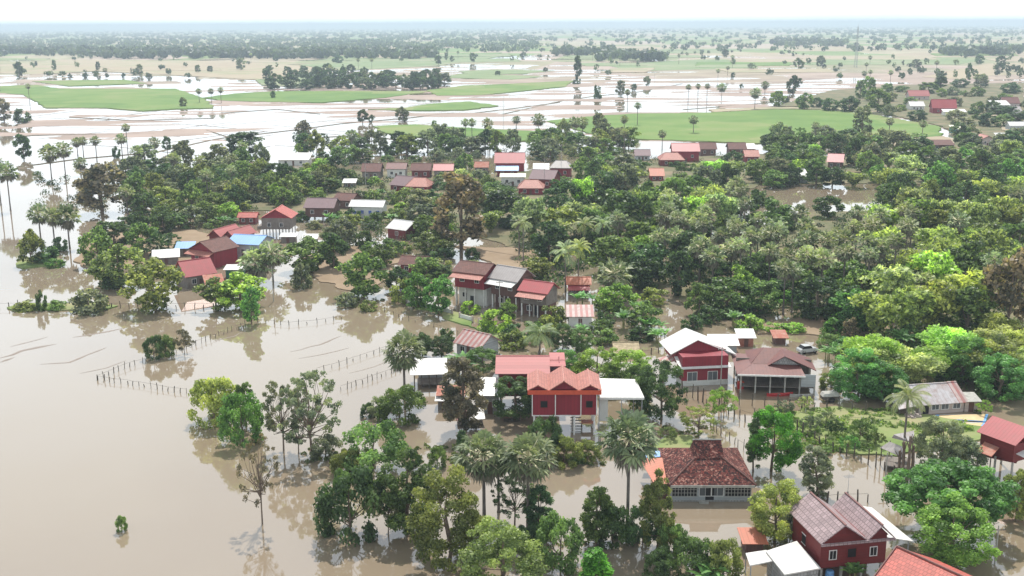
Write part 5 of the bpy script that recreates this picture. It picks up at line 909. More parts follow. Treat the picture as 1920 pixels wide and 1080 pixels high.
# ------------------------------------------------------------------ trees placed one by one (kind, base x, base y, top y, width, colour, label)
HAND = [
 ('bare', 492, 983, 808, 80, 'brown', 'slender nearly bare tree standing alone in open water with long mirrored trunk'), ('bush', 229, 995, 964, 22, 'mid', 'tiny lone shrub poking out of the open water'),
 ('bush', 402, 790, 700, 90, 'yellow', 'rounded olive green tree at the end of the post fence'), ('bush', 455, 828, 738, 80, 'green', 'fresh green leafy bush right beside the rounded olive tree'), ('tall', 462, 800, 714, 40, 'mid', 'small dark tree rising behind the fresh green bush'),
 ('open', 585, 858, 693, 118, 'grey', 'large open branched tree with sparse grey green leaves'), ('open', 532, 845, 716, 80, 'grey', 'thin open tree left of the large open branched tree'), ('bush', 610, 858, 818, 60, 'grey', 'low scraggly bush at the foot of the large open tree'), ('open', 560, 850, 780, 60, 'grey', 'low tangle of bare twigs below the open branched trees'),
 ('bush', 700, 880, 798, 112, 'mid', 'broad dark leaved bush left of the floating grass'), ('bush', 650, 890, 840, 60, 'olive', 'olive bush left of the broad dark leaved bush'),
 ('bush', 655, 1004, 872, 122, 'dark', 'dense dark tree at the waterline, leftmost of the front trees'), ('tall', 764, 1000, 848, 110, 'mid', 'tree with forked dark trunk between the front trees'), ('open', 728, 1000, 900, 60, 'grey', 'thin bare branched tree beside the forked trunk'),
 ('round', 842, 1058, 892, 140, 'olive', 'big rounded olive green tree left of the two tall front fan palms'), ('round', 942, 1125, 984, 150, 'olive', 'wide olive tree cut by the lower edge of the photo'), ('bush', 1052, 1064, 962, 84, 'mid', 'leafy bush between the front fan palm and the dark trees'),
 ('tall', 1118, 1020, 908, 70, 'mid', 'dark leafy tree left of the tallest fan palm'), ('bush', 1148, 1018, 940, 70, 'dark', 'dark bush at the foot of the tallest fan palm'), ('tall', 1232, 1030, 885, 70, 'olive', 'leafy creeper covered tree right of the tallest fan palm'), ('bush', 1205, 1020, 950, 66, 'dark', 'shady bush just right of the tallest palm trunk'), ('bush', 1262, 1040, 980, 60, 'mid', 'bush at the foot of the creeper covered tree'), ('bush', 1300, 1078, 1000, 84, 'mid', 'leafy bush at the lower edge left of the white annex'), ('bush', 1355, 1092, 1012, 70, 'olive', 'yellowish bush at the lower edge beside the white annex'), ('banana', 1340, 1100, 1045, 80, 'green', 'spiky green plants at the lower edge beside the white annex'), ('banana', 1592, 1092, 1052, 50, 'green', 'banana clump in front of the lilac gabled house'), ('bush', 1232, 1085, 1030, 60, 'dark', 'dark bush at the lower edge below the creeper covered tree'),
 ('pine', 1115, 1108, 1022, 66, 'vivid', 'vivid green conical young tree at the lower edge'), ('tall', 1010, 1000, 905, 60, 'dark', 'dark tree behind the second front fan palm'), ('open', 965, 985, 890, 80, 'dark', 'bare branched dark tree between the two front fan palms'), ('bush', 985, 1030, 985, 60, 'dark', 'shaded undergrowth bush below the front fan palms'),
 ('sugar', 1176, 1003, 766, 116, 'palm', 'tallest fan palm with full round crown, right of the front palms'), ('sugar', 908, 982, 802, 108, 'palm', 'left one of the two front fan palms'), ('sugar', 990, 1000, 806, 110, 'palm', 'right one of the two front fan palms'), ('sugar', 759, 748, 617, 84, 'palm', 'lone fan palm beside the open white roofed shed'), ('sugar', 935, 960, 845, 50, 'grey', 'thin younger palm hidden just behind the front fan palms'),
 ('bush', 748, 790, 724, 84, 'mid', 'dark leafy bush below the lone fan palm'), ('bush', 712, 782, 744, 40, 'grey', 'grey green bush left of the dark leafy bush'), ('bush', 688, 782, 755, 26, 'dark', 'small dark bush nearest the pale water'), ('tall', 872, 806, 664, 86, 'brown', 'brownish green tree beside the floating shelter'), ('pine', 866, 862, 800, 26, 'dark', 'dark creeper covered stump below the floating shelter'), ('bush', 820, 876, 838, 34, 'mid', 'small green bush in the floating weeds'), ('bush', 775, 880, 850, 30, 'dark', 'small dark bush left of the floating weeds'), ('round', 966, 788, 706, 92, 'dark', 'dark round bush left of the triple gabled house'), ('bush', 1022, 862, 784, 62, 'dark', 'dark leafy bush under the triple gabled house'), ('bush', 1058, 872, 822, 64, 'olive', 'olive bush in the grass before the triple gabled house'), ('bush', 1100, 862, 828, 50, 'olive', 'weedy bush before the right stilts of the triple gabled house'), ('bush', 1082, 868, 850, 34, 'mid', 'low weeds on brown water before the triple gabled house'),
 ('round', 1240, 784, 672, 86, 'dark', 'large dark tree right of the white carport'), ('round', 1195, 770, 680, 60, 'mid', 'mid green tree behind the white carport'), ('round', 1120, 728, 652, 92, 'bright', 'light green tree just behind the triple gabled roof'), ('round', 1182, 732, 662, 84, 'bright', 'light green tree behind the white carport roof'), ('round', 1060, 716, 660, 60, 'green', 'fresh green tree behind the stepped pink roof'),
 ('round', 1446, 884, 768, 96, 'vivid', 'vivid green round tree beside the old hip roofed house'), ('pine', 1412, 884, 786, 32, 'dark', 'dark column of creepers beside the vivid green tree'), ('tall', 1531, 930, 834, 64, 'grey', 'grey green tree standing in pale water behind the lilac gables'), ('round', 1452, 1016, 903, 112, 'yellow', 'yellowish green tree above the white flat roofed annex'), ('open', 1310, 818, 764, 78, 'yellow', 'sparse yellowish tree by the dark post fence'), ('bush', 1480, 1020, 960, 50, 'grey', 'greyish bush left of the lilac gabled roof'),
 ('spread', 1785, 1006, 885, 232, 'green', 'wide spreading rain tree with flat green crown'), ('round', 1782, 1064, 938, 148, 'bright', 'light green tree standing in front of the wide rain tree'), ('round', 1905, 976, 878, 66, 'olive', 'olive tree at the right edge beside the rain tree'), ('round', 1760, 886, 786, 90, 'grey', 'grey green tree right of the grey metal hut'), ('bush', 1802, 888, 822, 74, 'grey', 'silvery bush before the red metal roofed house'), ('coconut', 1692, 868, 722, 88, 'pale', 'coconut palm with long pale fronds over the grass bank'),
 ('wispy', 1518, 812, 778, 36, 'grey', 'small feathery shrub at the left of the grass bank'), ('wispy', 1352, 784, 728, 62, 'bright', 'light green feathery tree by the fence of the old house'), ('wispy', 1548, 802, 770, 32, 'grey', 'second feathery grey shrub on the grass bank'), ('wispy', 1566, 818, 785, 34, 'dark', 'dark feathery shrub in the middle of the grass bank'), ('wispy', 1612, 832, 788, 56, 'mid', 'broad green shrub before the grey metal hut'), ('wispy', 1470, 776, 750, 40, 'grey', 'greyish shrub behind the vivid green tree'), ('wispy', 1508, 770, 742, 30, 'pale', 'pale shrub right behind the vivid green tree'), ('wispy', 1590, 850, 815, 40, 'green', 'green shrub at the fence side of the grass bank'), ('wispy', 1640, 838, 810, 36, 'olive', 'olive shrub left of the grey metal hut'), ('bush', 1558, 728, 700, 44, 'olive', 'olive bush at the corner of the old dark red roofed house'), ('wispy', 1846, 778, 750, 30, 'bright', 'small light shrub behind the red metal roof'),
 ('wispy', 1250, 825, 800, 40, 'olive', 'olive weeds between the triple gabled house and the hip roof'), ('bush', 1545, 850, 838, 24, 'mid', 'tiny shrub on the lane fence'),
 # left side
 ('round', 292, 580, 486, 96, 'yellow', 'yellowish green round tree standing in the water by the long fence'), ('round', 225, 538, 460, 92, 'olive', 'olive tree behind the yellowish green round tree'), ('bush', 210, 540, 505, 40, 'dark', 'dark bush under the olive tree'), ('round', 186, 498, 425, 60, 'mid', 'mid green tree at the left tip of the village'), ('round', 215, 470, 418, 76, 'dark', 'dark tree right of the left tip of the village'), ('round', 268, 478, 418, 60, 'mid', 'tree behind the pale lean-to'), ('sugar', 298, 482, 430, 54, 'dark', 'short dark fan palm by the pale lean-to'), ('round', 318, 470, 438, 44, 'dark', 'small dark tree beside the blue shed'),
 ('round', 60, 496, 430, 46, 'olive', 'olive tree below the left group of fan palms'), ('bush', 90, 492, 462, 48, 'dark', 'dark bush below the left group of fan palms'), ('bush', 112, 470, 445, 26, 'dark', 'small bush behind the left group of fan palms'), ('bush', 105, 500, 486, 34, 'green', 'low green bush on the leftmost mud islet'),
 ('sugar', 78, 462, 378, 46, 'palm', 'leftmost palm of the group of three by the water'), ('sugar', 104, 470, 384, 42, 'palm', 'middle palm of the group of three by the water'), ('sugar', 131, 466, 378, 54, 'palm', 'rightmost palm of the group of three by the water'), ('sugar', 20, 395, 300, 44, 'palm', 'leaning fan palm at the left edge of the photo'), ('sugar', 2, 385, 290, 30, 'palm', 'fan palm cut by the left edge of the photo'),
 ('bush', 78, 582, 546, 18, 'dark', 'dark upright shrub in the long fence'), ('bush', 52, 580, 566, 50, 'olive', 'low weedy bush along the long fence near the left edge'), ('bush', 108, 580, 564, 32, 'mid', 'low bush right of the dark upright shrub'), ('bush', 166, 584, 544, 70, 'grey', 'spreading grey green bush on the long fence'),
 ('bush', 288, 672, 626, 36, 'dark', 'left dark bush drowned beside the diagonal fence'), ('bush', 312, 668, 630, 36, 'mid', 'middle bush drowned beside the diagonal fence'), ('wispy', 346, 664, 616, 40, 'brown', 'brownish reeds drowned beside the diagonal fence'), ('tall', 472, 608, 538, 36, 'green', 'slender light tree at the top of the diagonal fence'), ('round', 452, 578, 512, 92, 'bright', 'light green tree before the green kiosk'), ('round', 404, 580, 524, 66, 'olive', 'olive bush left of the light green tree'),
 ('sugar', 484, 530, 452, 76, 'palm', 'left fan palm beside the blue roofed hall'), ('sugar', 512, 528, 446, 60, 'palm', 'right fan palm beside the blue roofed hall'), ('round', 578, 508, 445, 84, 'mid', 'mid green tree on the inlet bank'), ('round', 626, 504, 438, 58, 'dark', 'dark round tree on the inlet bank'), ('bush', 566, 540, 496, 36, 'grey', 'grey green shrub alone in the inlet'), ('round', 682, 556, 472, 82, 'mid', 'large round tree beside the flooded road'), ('bush', 648, 575, 550, 40, 'grey', 'low scrub in the water left of the flooded road'), ('bush', 690, 582, 564, 32, 'olive', 'low round shrub at the edge of the flooded road'), ('round', 640, 470, 410, 60, 'grey', 'grey green tree behind the inlet'), ('round', 712, 500, 455, 50, 'mid', 'tree left of the low brown roofed house'),
 ('round', 784, 578, 514, 52, 'green', 'left of the round trees behind the garden wall'), ('round', 822, 590, 528, 54, 'green', 'right of the round trees behind the garden wall'), ('bush', 756, 566, 520, 44, 'olive', 'olive bush at the end of the garden wall'), ('round', 745, 545, 500, 50, 'dark', 'dark tree behind the end of the garden wall'), ('round', 800, 520, 480, 50, 'mid', 'tree right of the low brown roofed house'), ('bush', 880, 586, 565, 34, 'bright', 'small light green bush behind the short garden wall'), ('bush', 925, 620, 582, 56, 'bright', 'light green bush at the last garden wall'), ('round', 950, 605, 560, 36, 'mid', 'tree beside the white concrete pole'), ('round', 832, 545, 515, 30, 'green', 'small tree beside the white pillared house'), ('wispy', 885, 520, 485, 34, 'palm', 'palmlike shrub behind the white pillared house'),
 ('round', 792, 668, 622, 44, 'dark', 'dark bush behind the lone fan palm'), ('round', 828, 672, 630, 50, 'dark', 'dark tree left of the grey gabled shed'), ('bush', 838, 640, 616, 30, 'dark', 'small dark bush above the grey gabled shed'), ('banana', 868, 700, 655, 60, 'green', 'banana clump below the grey gabled shed'), ('round', 905, 700, 650, 60, 'mid', 'tree left of the long pink roof'), ('coconut', 1012, 664, 608, 74, 'pale', 'pale coconut palm behind the long pink roof'), ('round', 1055, 655, 610, 44, 'dark', 'dark tree right of the pale coconut palm'), ('round', 1090, 660, 615, 50, 'mid', 'mid green tree below the striped white shed'),
 ('coconut', 1060, 548, 458, 64, 'pale', 'left coconut palm above the rusty orange hut'), ('coconut', 1084, 548, 452, 52, 'yellow', 'right coconut palm above the rusty orange hut'), ('sugar', 1150, 562, 478, 70, 'palm', 'fan palm right of the rusty orange hut'), ('round', 1205, 505, 440, 80, 'bright', 'light green round tree above the fan palm'), ('round', 1005, 520, 480, 54, 'yellow', 'yellowish tree above the small red roofed house'), ('tall', 1274, 555, 470, 50, 'dark', 'tall dark tree right of the fan palm'), ('tall', 1285, 520, 470, 40, 'dark', 'second dark tree behind the tall dark tree'),
 ('tall', 865, 470, 330, 92, 'brown', 'tall brownish grey tree in the middle of the village'), ('round', 1388, 570, 500, 56, 'bright', 'yellow green round tree before the fan palm grove'), ('sugar', 1468, 590, 478, 50, 'palm', 'left of two slim fan palms with bare trunks over water'), ('sugar', 1484, 586, 488, 40, 'palm', 'right of two slim fan palms with bare trunks over water'), ('round', 1552, 408, 364, 50, 'dark', 'dark cone shaped tree standing alone by the brown pond'), ('round', 1310, 590, 532, 50, 'mid', 'tree left of the yellow green round tree'), ('tall', 1885, 640, 470, 96, 'brown', 'tall brownish tree with pale trunk at the right edge'),
 ('round', 458, 292, 249, 72, 'dark', 'dark wide crowned tree on the edge of the flooded paddies'), ('tall', 192, 400, 305, 84, 'brown', 'brownish tree with tall forked trunk in the left water'), ('round', 45, 300, 254, 32, 'dark', 'dark rounded bush at the far left paddies'), ('bush', 40, 230, 205, 28, 'dark', 'small dark bush on an islet in the far left paddies'), ('tall', 8, 228, 184, 26, 'brown', 'brownish tree at the left edge of the far paddies'),
 ('sugar', 182, 303, 252, 22, 'palm', 'round crowned fan palm alone in pale water at the left'), ('sugar', 146, 292, 255, 22, 'palm', 'left fan palm of the pair behind the pale water palm'), ('sugar', 157, 294, 254, 20, 'palm', 'right fan palm of the pair behind the pale water palm'), ('sugar', 231, 310, 248, 24, 'palm', 'fan palm with bushy neighbour in the flooded paddies'), ('sugar', 241, 300, 230, 18, 'palm', 'tallest fan palm of the paddy pair'), ('bush', 218, 296, 275, 14, 'dark', 'tiny dark bush beside the paddy palms'), ('sugar', 152, 330, 292, 28, 'palm', 'fan palm in the water below the left pair'), ('sugar', 332, 330, 288, 28, 'palm', 'fan palm with bushes left of the dark wide tree'), ('tall', 314, 285, 256, 16, 'dark', 'small upright tree on the paddy dike'), ('sugar', 97, 335, 266, 40, 'palm', 'large fan palm over the left bushes'), ('sugar', 124, 340, 262, 36, 'palm', 'second large fan palm over the left bushes'), ('round', 570, 258, 225, 30, 'brown', 'brownish round tree alone in the bright paddies'), ('wispy', 560, 292, 268, 18, 'bright', 'light shrub before the brownish round tree'),
 ('sugar', 56, 195, 155, 12, 'palm', 'single slim fan palm on the far left green field'), ('sugar', 374, 193, 164, 13, 'palm', 'left palm of three in a line on the green field'), ('sugar', 397, 194, 164, 13, 'palm', 'middle palm of three in a line on the green field'), ('sugar', 415, 193, 162, 13, 'palm', 'right palm of three in a line on the green field'), ('round', 343, 200, 182, 14, 'olive', 'small bush left of the three palms in line'),
 ('tall', 37, 145, 115, 14, 'dark', 'dark narrow tree on the far left plain'), ('tall', 102, 132, 112, 8, 'dark', 'thin far tree on the left plain'), ('round', 132, 148, 137, 8, 'dark', 'tiny dark bush in the white patch'), ('round', 160, 146, 136, 10, 'dark', 'second tiny dark bush in the white patch'), ('round', 232, 147, 137, 8, 'dark', 'third tiny dark bush in the white patch'), ('sugar', 198, 142, 126, 10, 'palm', 'tiny far palm beside the white patch'), ('tall', 262, 142, 120, 13, 'grey', 'far grey tree by the white patch'), ('round', 280, 150, 136, 11, 'grey', 'far grey round tree by the white patch'), ('tall', 371, 137, 122, 10, 'dark', 'far dark tree on the tan plain'), ('round', 394, 135, 124, 12, 'dark', 'far dark round tree on the tan plain'), ('tall', 184, 133, 115, 8, 'dark', 'thin far tree left of the white patch'),
 ('round', 515, 168, 138, 32, 'dark', 'dark tree clump at the left of the paddy grove'), ('round', 545, 166, 140, 32, 'dark', 'second dark tree clump of the paddy grove'), ('tall', 500, 150, 128, 14, 'dark', 'upright tree behind the paddy grove'), ('round', 512, 184, 170, 10, 'dark', 'small dark bush before the paddy grove'),
 ('tall', 1083, 155, 105, 14, 'dark', 'tall narrow palmlike tree standing in the central paddies'), ('bush', 1080, 158, 150, 14, 'dark', 'low bush at the foot of the tall narrow tree'), ('round', 754, 228, 200, 24, 'grey', 'grey round tree on the central dike'), ('tall', 680, 232, 206, 20, 'dark', 'upright dark tree on the central dike'), ('round', 697, 230, 215, 12, 'dark', 'small dark tree on the central dike'), ('bush', 814, 238, 226, 10, 'mid', 'tiny bush below the central dike'),
 ('sugar', 873, 262, 220, 18, 'palm', 'left palm of the pair beyond the mid village'), ('sugar', 885, 260, 220, 18, 'palm', 'right palm of the pair beyond the mid village'), ('sugar', 915, 272, 219, 24, 'palm', 'bushy fan palm beyond the mid village'), ('sugar', 968, 240, 215, 18, 'palm', 'small round palm by the green field'), ('sugar', 1010, 262, 210, 28, 'palm', 'broad palm by the green field edge'), ('round', 1058, 265, 222, 26, 'palm', 'dense palm clump by the green field'), ('sugar', 1078, 270, 215, 26, 'palm', 'left palm of the field side group'), ('sugar', 1092, 262, 216, 26, 'palm', 'right palm of the field side group'), ('round', 1135, 268, 222, 34, 'grey', 'dense rounded tree clump on the green field edge'), ('tall', 1122, 262, 210, 24, 'grey', 'upright clump on the green field edge'), ('sugar', 1170, 254, 214, 18, 'palm', 'single palm on the left part of the green field'), ('sugar', 1195, 235, 190, 15, 'palm', 'slim tall palm on the left part of the green field'), ('sugar', 1176, 210, 166, 13, 'palm', 'slim palm in the flooded paddies above the green field'), ('tall', 1163, 180, 150, 16, 'grey', 'grey tree on the embankment'), ('bush', 1120, 185, 160, 16, 'dark', 'dark shrub on the embankment'), ('round', 1188, 170, 156, 11, 'dark', 'small tree at the embankment end'), ('round', 1213, 160, 143, 15, 'grey', 'grey round tree by the far thin pole'),
 ('sugar', 1290, 195, 156, 13, 'palm', 'left of three palms in a line in the pale paddies'), ('sugar', 1308, 196, 155, 12, 'palm', 'middle of three palms in a line in the pale paddies'), ('sugar', 1325, 196, 155, 12, 'palm', 'right of three palms in a line in the pale paddies'), ('sugar', 1353, 184, 154, 20, 'palm', 'broad dark palm right of the three paddy palms'), ('sugar', 1346, 148, 128, 9, 'palm', 'small palm behind the broad dark palm'), ('sugar', 1364, 142, 123, 8, 'palm', 'smaller palm further behind the broad dark palm'), ('round', 1374, 147, 136, 9, 'dark', 'small bush behind the broad dark palm'), ('round', 1390, 166, 157, 8, 'dark', 'dark dot of a bush in the pale paddies'), ('sugar', 1415, 205, 162, 24, 'palm', 'leafy palm clump left of the round dark tree'), ('sugar', 1434, 175, 150, 18, 'palm', 'palm clump behind the leafy palm clump'), ('round', 1488, 177, 142, 26, 'dark', 'round dark tree standing alone on the far side of the green field'),
 ('round', 1456, 200, 168, 26, 'mid', 'green tree at the top corner of the green field'), ('bush', 1472, 192, 180, 14, 'dark', 'low bush by the top corner of the green field'), ('round', 1508, 205, 174, 30, 'mid', 'leftmost tree of the row above the green field'), ('round', 1530, 202, 182, 26, 'dark', 'second tree of the row above the green field'), ('round', 1555, 208, 184, 34, 'dark', 'third tree of the row above the green field'), ('round', 1592, 210, 180, 36, 'dark', 'fourth tree of the row above the green field'), ('round', 1645, 212, 168, 42, 'mid', 'large tree of the row above the green field'), ('tall', 1628, 190, 145, 24, 'mid', 'upright tree behind the large field tree'), ('tall', 1612, 185, 150, 20, 'mid', 'second upright tree behind the large field tree'), ('round', 1665, 220, 195, 24, 'grey', 'small tree right of the large field tree'), ('round', 1668, 172, 158, 12, 'dark', 'small round tree below the far slim palm'), ('sugar', 1669, 158, 130, 11, 'palm', 'far slim palm near the distant village'), ('sugar', 1620, 150, 131, 12, 'palm', 'left far palm of the pair near the distant village'), ('sugar', 1631, 150, 129, 10, 'palm', 'right far palm of the pair near the distant village'), ('sugar', 1755, 140, 112, 10, 'palm', 'far palm above the distant village'), ('sugar', 1631, 120, 103, 9, 'palm', 'very far palm right of the radio mast'),
 ('pine', 1763, 172, 137, 30, 'mid', 'cone shaped green tree in the distant village'), ('round', 1740, 176, 155, 34, 'mid', 'round tree left of the cone shaped tree'), ('tall', 1815, 150, 118, 12, 'dark', 'dark upright tree above the distant village'), ('round', 1800, 165, 148, 30, 'dark', 'dark tree clump right of the cone shaped tree'), ('round', 1838, 165, 140, 30, 'grey', 'grey tree clump of the distant village'), ('round', 1895, 176, 154, 34, 'dark', 'dark tree clump at the far right'), ('round', 1790, 200, 180, 30, 'grey', 'grey tree beside the crimson roofs'),
 ('tall', 1615, 260, 200, 34, 'grey', 'tall grey green tree on the right end of the green field'), ('sugar', 1666, 262, 218, 18, 'palm', 'left palm at the right end of the green field'), ('sugar', 1728, 268, 222, 18, 'palm', 'lone palm at the right end of the green field'), ('sugar', 1300, 250, 214, 20, 'palm', 'palm at the lower edge of the green field'), ('tall', 1455, 268, 228, 26, 'palm', 'left tree of the pair at the lower edge of the green field'), ('tall', 1474, 268, 236, 22, 'palm', 'right tree of the pair at the lower edge of the green field'), ('round', 1568, 290, 250, 36, 'dark', 'dark round tree below the green field'), ('sugar', 620, 153, 120, 14, 'palm', 'far tree in the paddies right of the grove'),
]
for k, x, y, tp, wd, c, lb in HAND: tree(k, x, y, tp, wd, c, lb)
LANDT = [(t['label'], t['p']) for t in TREES]

# ------------------------------------------------------------------ trees filling the village and the woods
occupied = [t['p'][:2] for t in TREES]
HB = [(pt[:2], 4.6) for _, pt in LAND]
PONDS = [(1410, 1640, 346, 402), (1240, 1310, 535, 600), (1545, 1590, 392, 410), (700, 960, 575, 640), (1590, 1780, 226, 258), (560, 600, 460, 640), (1430, 1540, 602, 610), (540, 740, 510, 560), (860, 960, 440, 470)]
FR = random.Random(77)
for a_ in [('round', 1450, 352, 318, 46, 'mid', 'round tree at the left end of the brown pond'), ('round', 1470, 350, 322, 40, 'dark', 'dark tree just left of the pond carport'), ('tall', 1530, 348, 296, 44, 'mid', 'tall tree right of the pond carport'), ('round', 1560, 350, 316, 50, 'dark', 'dark tree on the far bank of the pond'), ('bamboo', 1600, 352, 318, 50, 'olive', 'bamboo at the right end of the far pond bank'), ('bush', 1425, 384, 356, 44, 'dark', 'dark bush on the left tip of the pond'), ('bush', 1458, 622, 606, 46, 'bright', 'left half of the low light green hedge behind the old dark red roofed house'), ('bush', 1488, 622, 606, 44, 'bright', 'right half of the low light green hedge behind the old dark red roofed house'),
           ('tall', 1592, 640, 596, 26, 'brown', 'reddish brown dead shrub beyond the banana clumps')]: tree(*a_[:5], a_[5], a_[6]); occupied.append(TREES[-1]['p'][:2])
def fill(x0, x1, y0, y1, sx, sy, kinds, cols, hr, wr, dens=1.0, mind=3.2, clear=()):
    y = y0; r = 0
    while y <= y1:
        x = x0 + (r % 2) * sx / 2
        while x <= x1:
            px, py = x + FR.uniform(-.42, .42) * sx, y + FR.uniform(-.45, .45) * sy; x += sx
            if FR.random() > dens: continue
            p = G(px, py); s = mpp(p); k = FR.choices([q[0] for q in kinds], [q[1] for q in kinds])[0]; c = FR.choices([q[0] for q in cols], [q[1] for q in cols])[0]; hh = FR.uniform(*hr); ww = FR.uniform(*wr)
            if k == 'sugar': hh *= 1.2; ww = FR.uniform(4.8, 6.4); c = 'palm' if FR.random() < .8 else 'pale'
            if k == 'coconut': hh *= 1.1; ww = FR.uniform(6, 7.5); c = 'pale'
            if k == 'banana': hh = FR.uniform(3, 4.2); ww = FR.uniform(3.5, 5); c = 'green'
            if k == 'bush': hh *= .45; ww *= .75
            if k == 'bamboo': c = FR.choice(['yellow', 'bright', 'pale', 'olive', 'yellow']); hh *= 1.1; ww *= 1.1
            if any((p[0] - q[0]) ** 2 + (p[1] - q[1]) ** 2 < mind ** 2 for q in occupied): continue
            if any((p[0] - q[0]) ** 2 + (p[1] - q[1]) ** 2 < r_ ** 2 for q, r_ in HB): continue
            t = prj((p[0], p[1], hh))[1]; hw = ww / s / 2; bad = False
            for a, b, u, v in PROT:
                if py > u and px + hw * .8 > a and px - hw * .8 < b and t < v and py > v - 14: bad = True; break
                if py > u + 4 and py < v + 8 and px + hw * .6 > a and px - hw * .6 < b: bad = True; break
            if not bad:
                for a, b, u, v in PONDS:
                    if a < px < b and u < py < v: bad = True; break
                    if a < px + hw * .5 and px - hw * .5 < b and py > u and t < (u + v) / 2: bad = True; break
            if not bad and clear:
                for a, b, u, v in clear:
                    if a < px < b and u < py < v: bad = True
            if bad: continue
            occupied.append(p[:2]); tree(k, px, py, c=c, h=hh, wm=ww, parts=py > 440)
        y += sy; r += 1
BR = [('round', 5), ('tall', 3), ('bush', 1)]
fill(560, 1900, 282, 296, 26, 8, BR + [('open', 1), ('sugar', 1)], [('dark', 2), ('mid', 3), ('grey', 3), ('olive', 1)], (8, 12), (7, 11))
fill(60, 560, 318, 350, 34, 11, [('round', 5), ('tall', 3), ('sugar', 2), ('bush', 2)], [('dark', 3), ('mid', 3), ('grey', 2), ('olive', 2)], (7, 12), (6, 10), .8, clear=[(0, 240, 300, 420)])
fill(180, 330, 330, 345, 34, 10, [('bush', 2), ('round', 1)], [('dark', 2), ('olive', 1)], (6, 9), (6, 8), .5)
fill(250, 700, 352, 412, 36, 13, [('round', 5), ('tall', 2), ('sugar', 1.5), ('bush', 3)], [('dark', 2), ('mid', 3), ('grey', 2), ('olive', 2), ('bright', 1)], (6, 11), (6, 10), .85)
fill(620, 960, 330, 480, 36, 15, [('round', 5), ('tall', 2), ('bamboo', 1), ('bush', 3)], [('dark', 2), ('mid', 4), ('grey', 2), ('olive', 2), ('bright', 1)], (6, 11), (6, 10), .85)
fill(850, 1250, 345, 450, 38, 15, [('round', 5), ('tall', 3), ('bamboo', 2.5)], [('dark', 4), ('mid', 4), ('grey', 1), ('green', 1)], (9, 14), (8, 12))
fill(1180, 1460, 320, 440, 40, 14, [('round', 3), ('tall', 2), ('bamboo', 4), ('sugar', 1)], [('dark', 2), ('mid', 3), ('grey', 2), ('olive', 2)], (8, 13), (8, 11))
fill(960, 1300, 460, 545, 38, 16, [('round', 5), ('tall', 2), ('sugar', 2), ('coconut', 1), ('bush', 1)], [('dark', 4), ('mid', 4), ('grey', 1)], (8, 12), (7, 10), .85)
fill(1240, 1700, 425, 565, 42, 24, [('sugar', 1)], [('palm', 1)], (9, 11.5), (6, 8), .95)
fill(1240, 1680, 425, 560, 36, 17, [('round', 3), ('bush', 2), ('tall', .5)], [('dark', 6), ('mid', 3), ('grey', 1)], (5.5, 8), (7, 9.5), .8)
fill(1500, 1920, 312, 420, 38, 12, [('round', 5), ('tall', 2), ('bamboo', 3), ('bush', 1)], [('dark', 2), ('mid', 4), ('grey', 2), ('green', 2), ('olive', 1)], (7, 12), (8, 11), .95)
fill(1650, 1925, 430, 640, 42, 17, [('bamboo', 6), ('round', 2), ('sugar', .7), ('tall', 1)], [('mid', 3), ('olive', 2), ('bright', 1)], (8, 12), (8, 11), .95)
fill(1290, 1700, 560, 606, 36, 13, [('round', 3), ('bush', 4), ('banana', 1.5), ('sugar', .6)], [('dark', 5), ('mid', 3), ('green', 1)], (6, 9), (7, 10), .9)
fill(1520, 1740, 620, 700, 36, 14, [('banana', 4), ('round', 2), ('bush', 3)], [('dark', 2), ('mid', 3), ('green', 2)], (5, 8), (6, 9), .85, clear=[(1370, 1536, 600, 750), (1485, 1540, 600, 690)])
fill(1680, 1880, 640, 680, 40, 14, [('banana', 4), ('bush', 2), ('bamboo', 2)], [('mid', 3), ('green', 2)], (5, 8), (6, 8), .9)
fill(1600, 1925, 700, 752, 44, 15, [('bamboo', 7), ('round', 2)], [('green', 3), ('mid', 2)], (6.5, 9), (7.5, 10), 1.0)
fill(940, 1130, 610, 660, 34, 15, [('round', 3), ('bush', 3), ('banana', 2), ('tall', 1)], [('dark', 2), ('mid', 3), ('olive', 2), ('bright', 1)], (6, 9), (5, 8), .8)
fill(1100, 1290, 570, 600, 34, 14, [('banana', 5), ('bush', 3), ('round', 1)], [('mid', 2), ('olive', 2), ('bright', 1), ('dark', 1)], (6, 8), (5, 8), .9)
fill(1210, 1300, 640, 662, 30, 14, [('bush', 4), ('banana', 2)], [('mid', 2), ('dark', 2)], (5, 7), (5, 7), .8)
fill(1390, 1530, 625, 648, 34, 12, [('bush', 3), ('round', 2)], [('mid', 2), ('dark', 2), ('brown', 1)], (5, 8), (5, 7), .6)
fill(900, 1240, 690, 700, 36, 14, [('bush', 2), ('round', 2)], [('mid', 2), ('bright', 3)], (6, 8), (6, 8), .5)
for _k in range(2): fill(240, 960, 318, 430, 24, 9, [('bush', 6), ('round', 3), ('banana', .6)], [('dark', 2), ('mid', 4), ('grey', 3), ('olive', 2), ('bright', 1)], (5, 7.5), (6, 9), .6, 3.8, clear=[(0, 240, 300, 420)])
fill(560, 960, 300, 420, 26, 9, [('bush', 5), ('round', 3), ('tall', .6), ('banana', .6)], [('dark', 2), ('mid', 4), ('grey', 3), ('olive', 2), ('bright', 1)], (5.5, 8.5), (6, 9), .8, 4.2)
fill(960, 1640, 292, 345, 30, 10, [('bush', 4), ('round', 4), ('tall', 1), ('bamboo', 1)], [('dark', 2), ('mid', 4), ('grey', 2), ('olive', 2)], (6, 9), (7, 10), .85, 4.5)
fill(240, 620, 400, 470, 30, 12, [('bush', 5), ('round', 2), ('banana', 1)], [('dark', 2), ('mid', 3), ('olive', 2), ('bright', 1)], (5, 8), (5, 8), .45, 4)
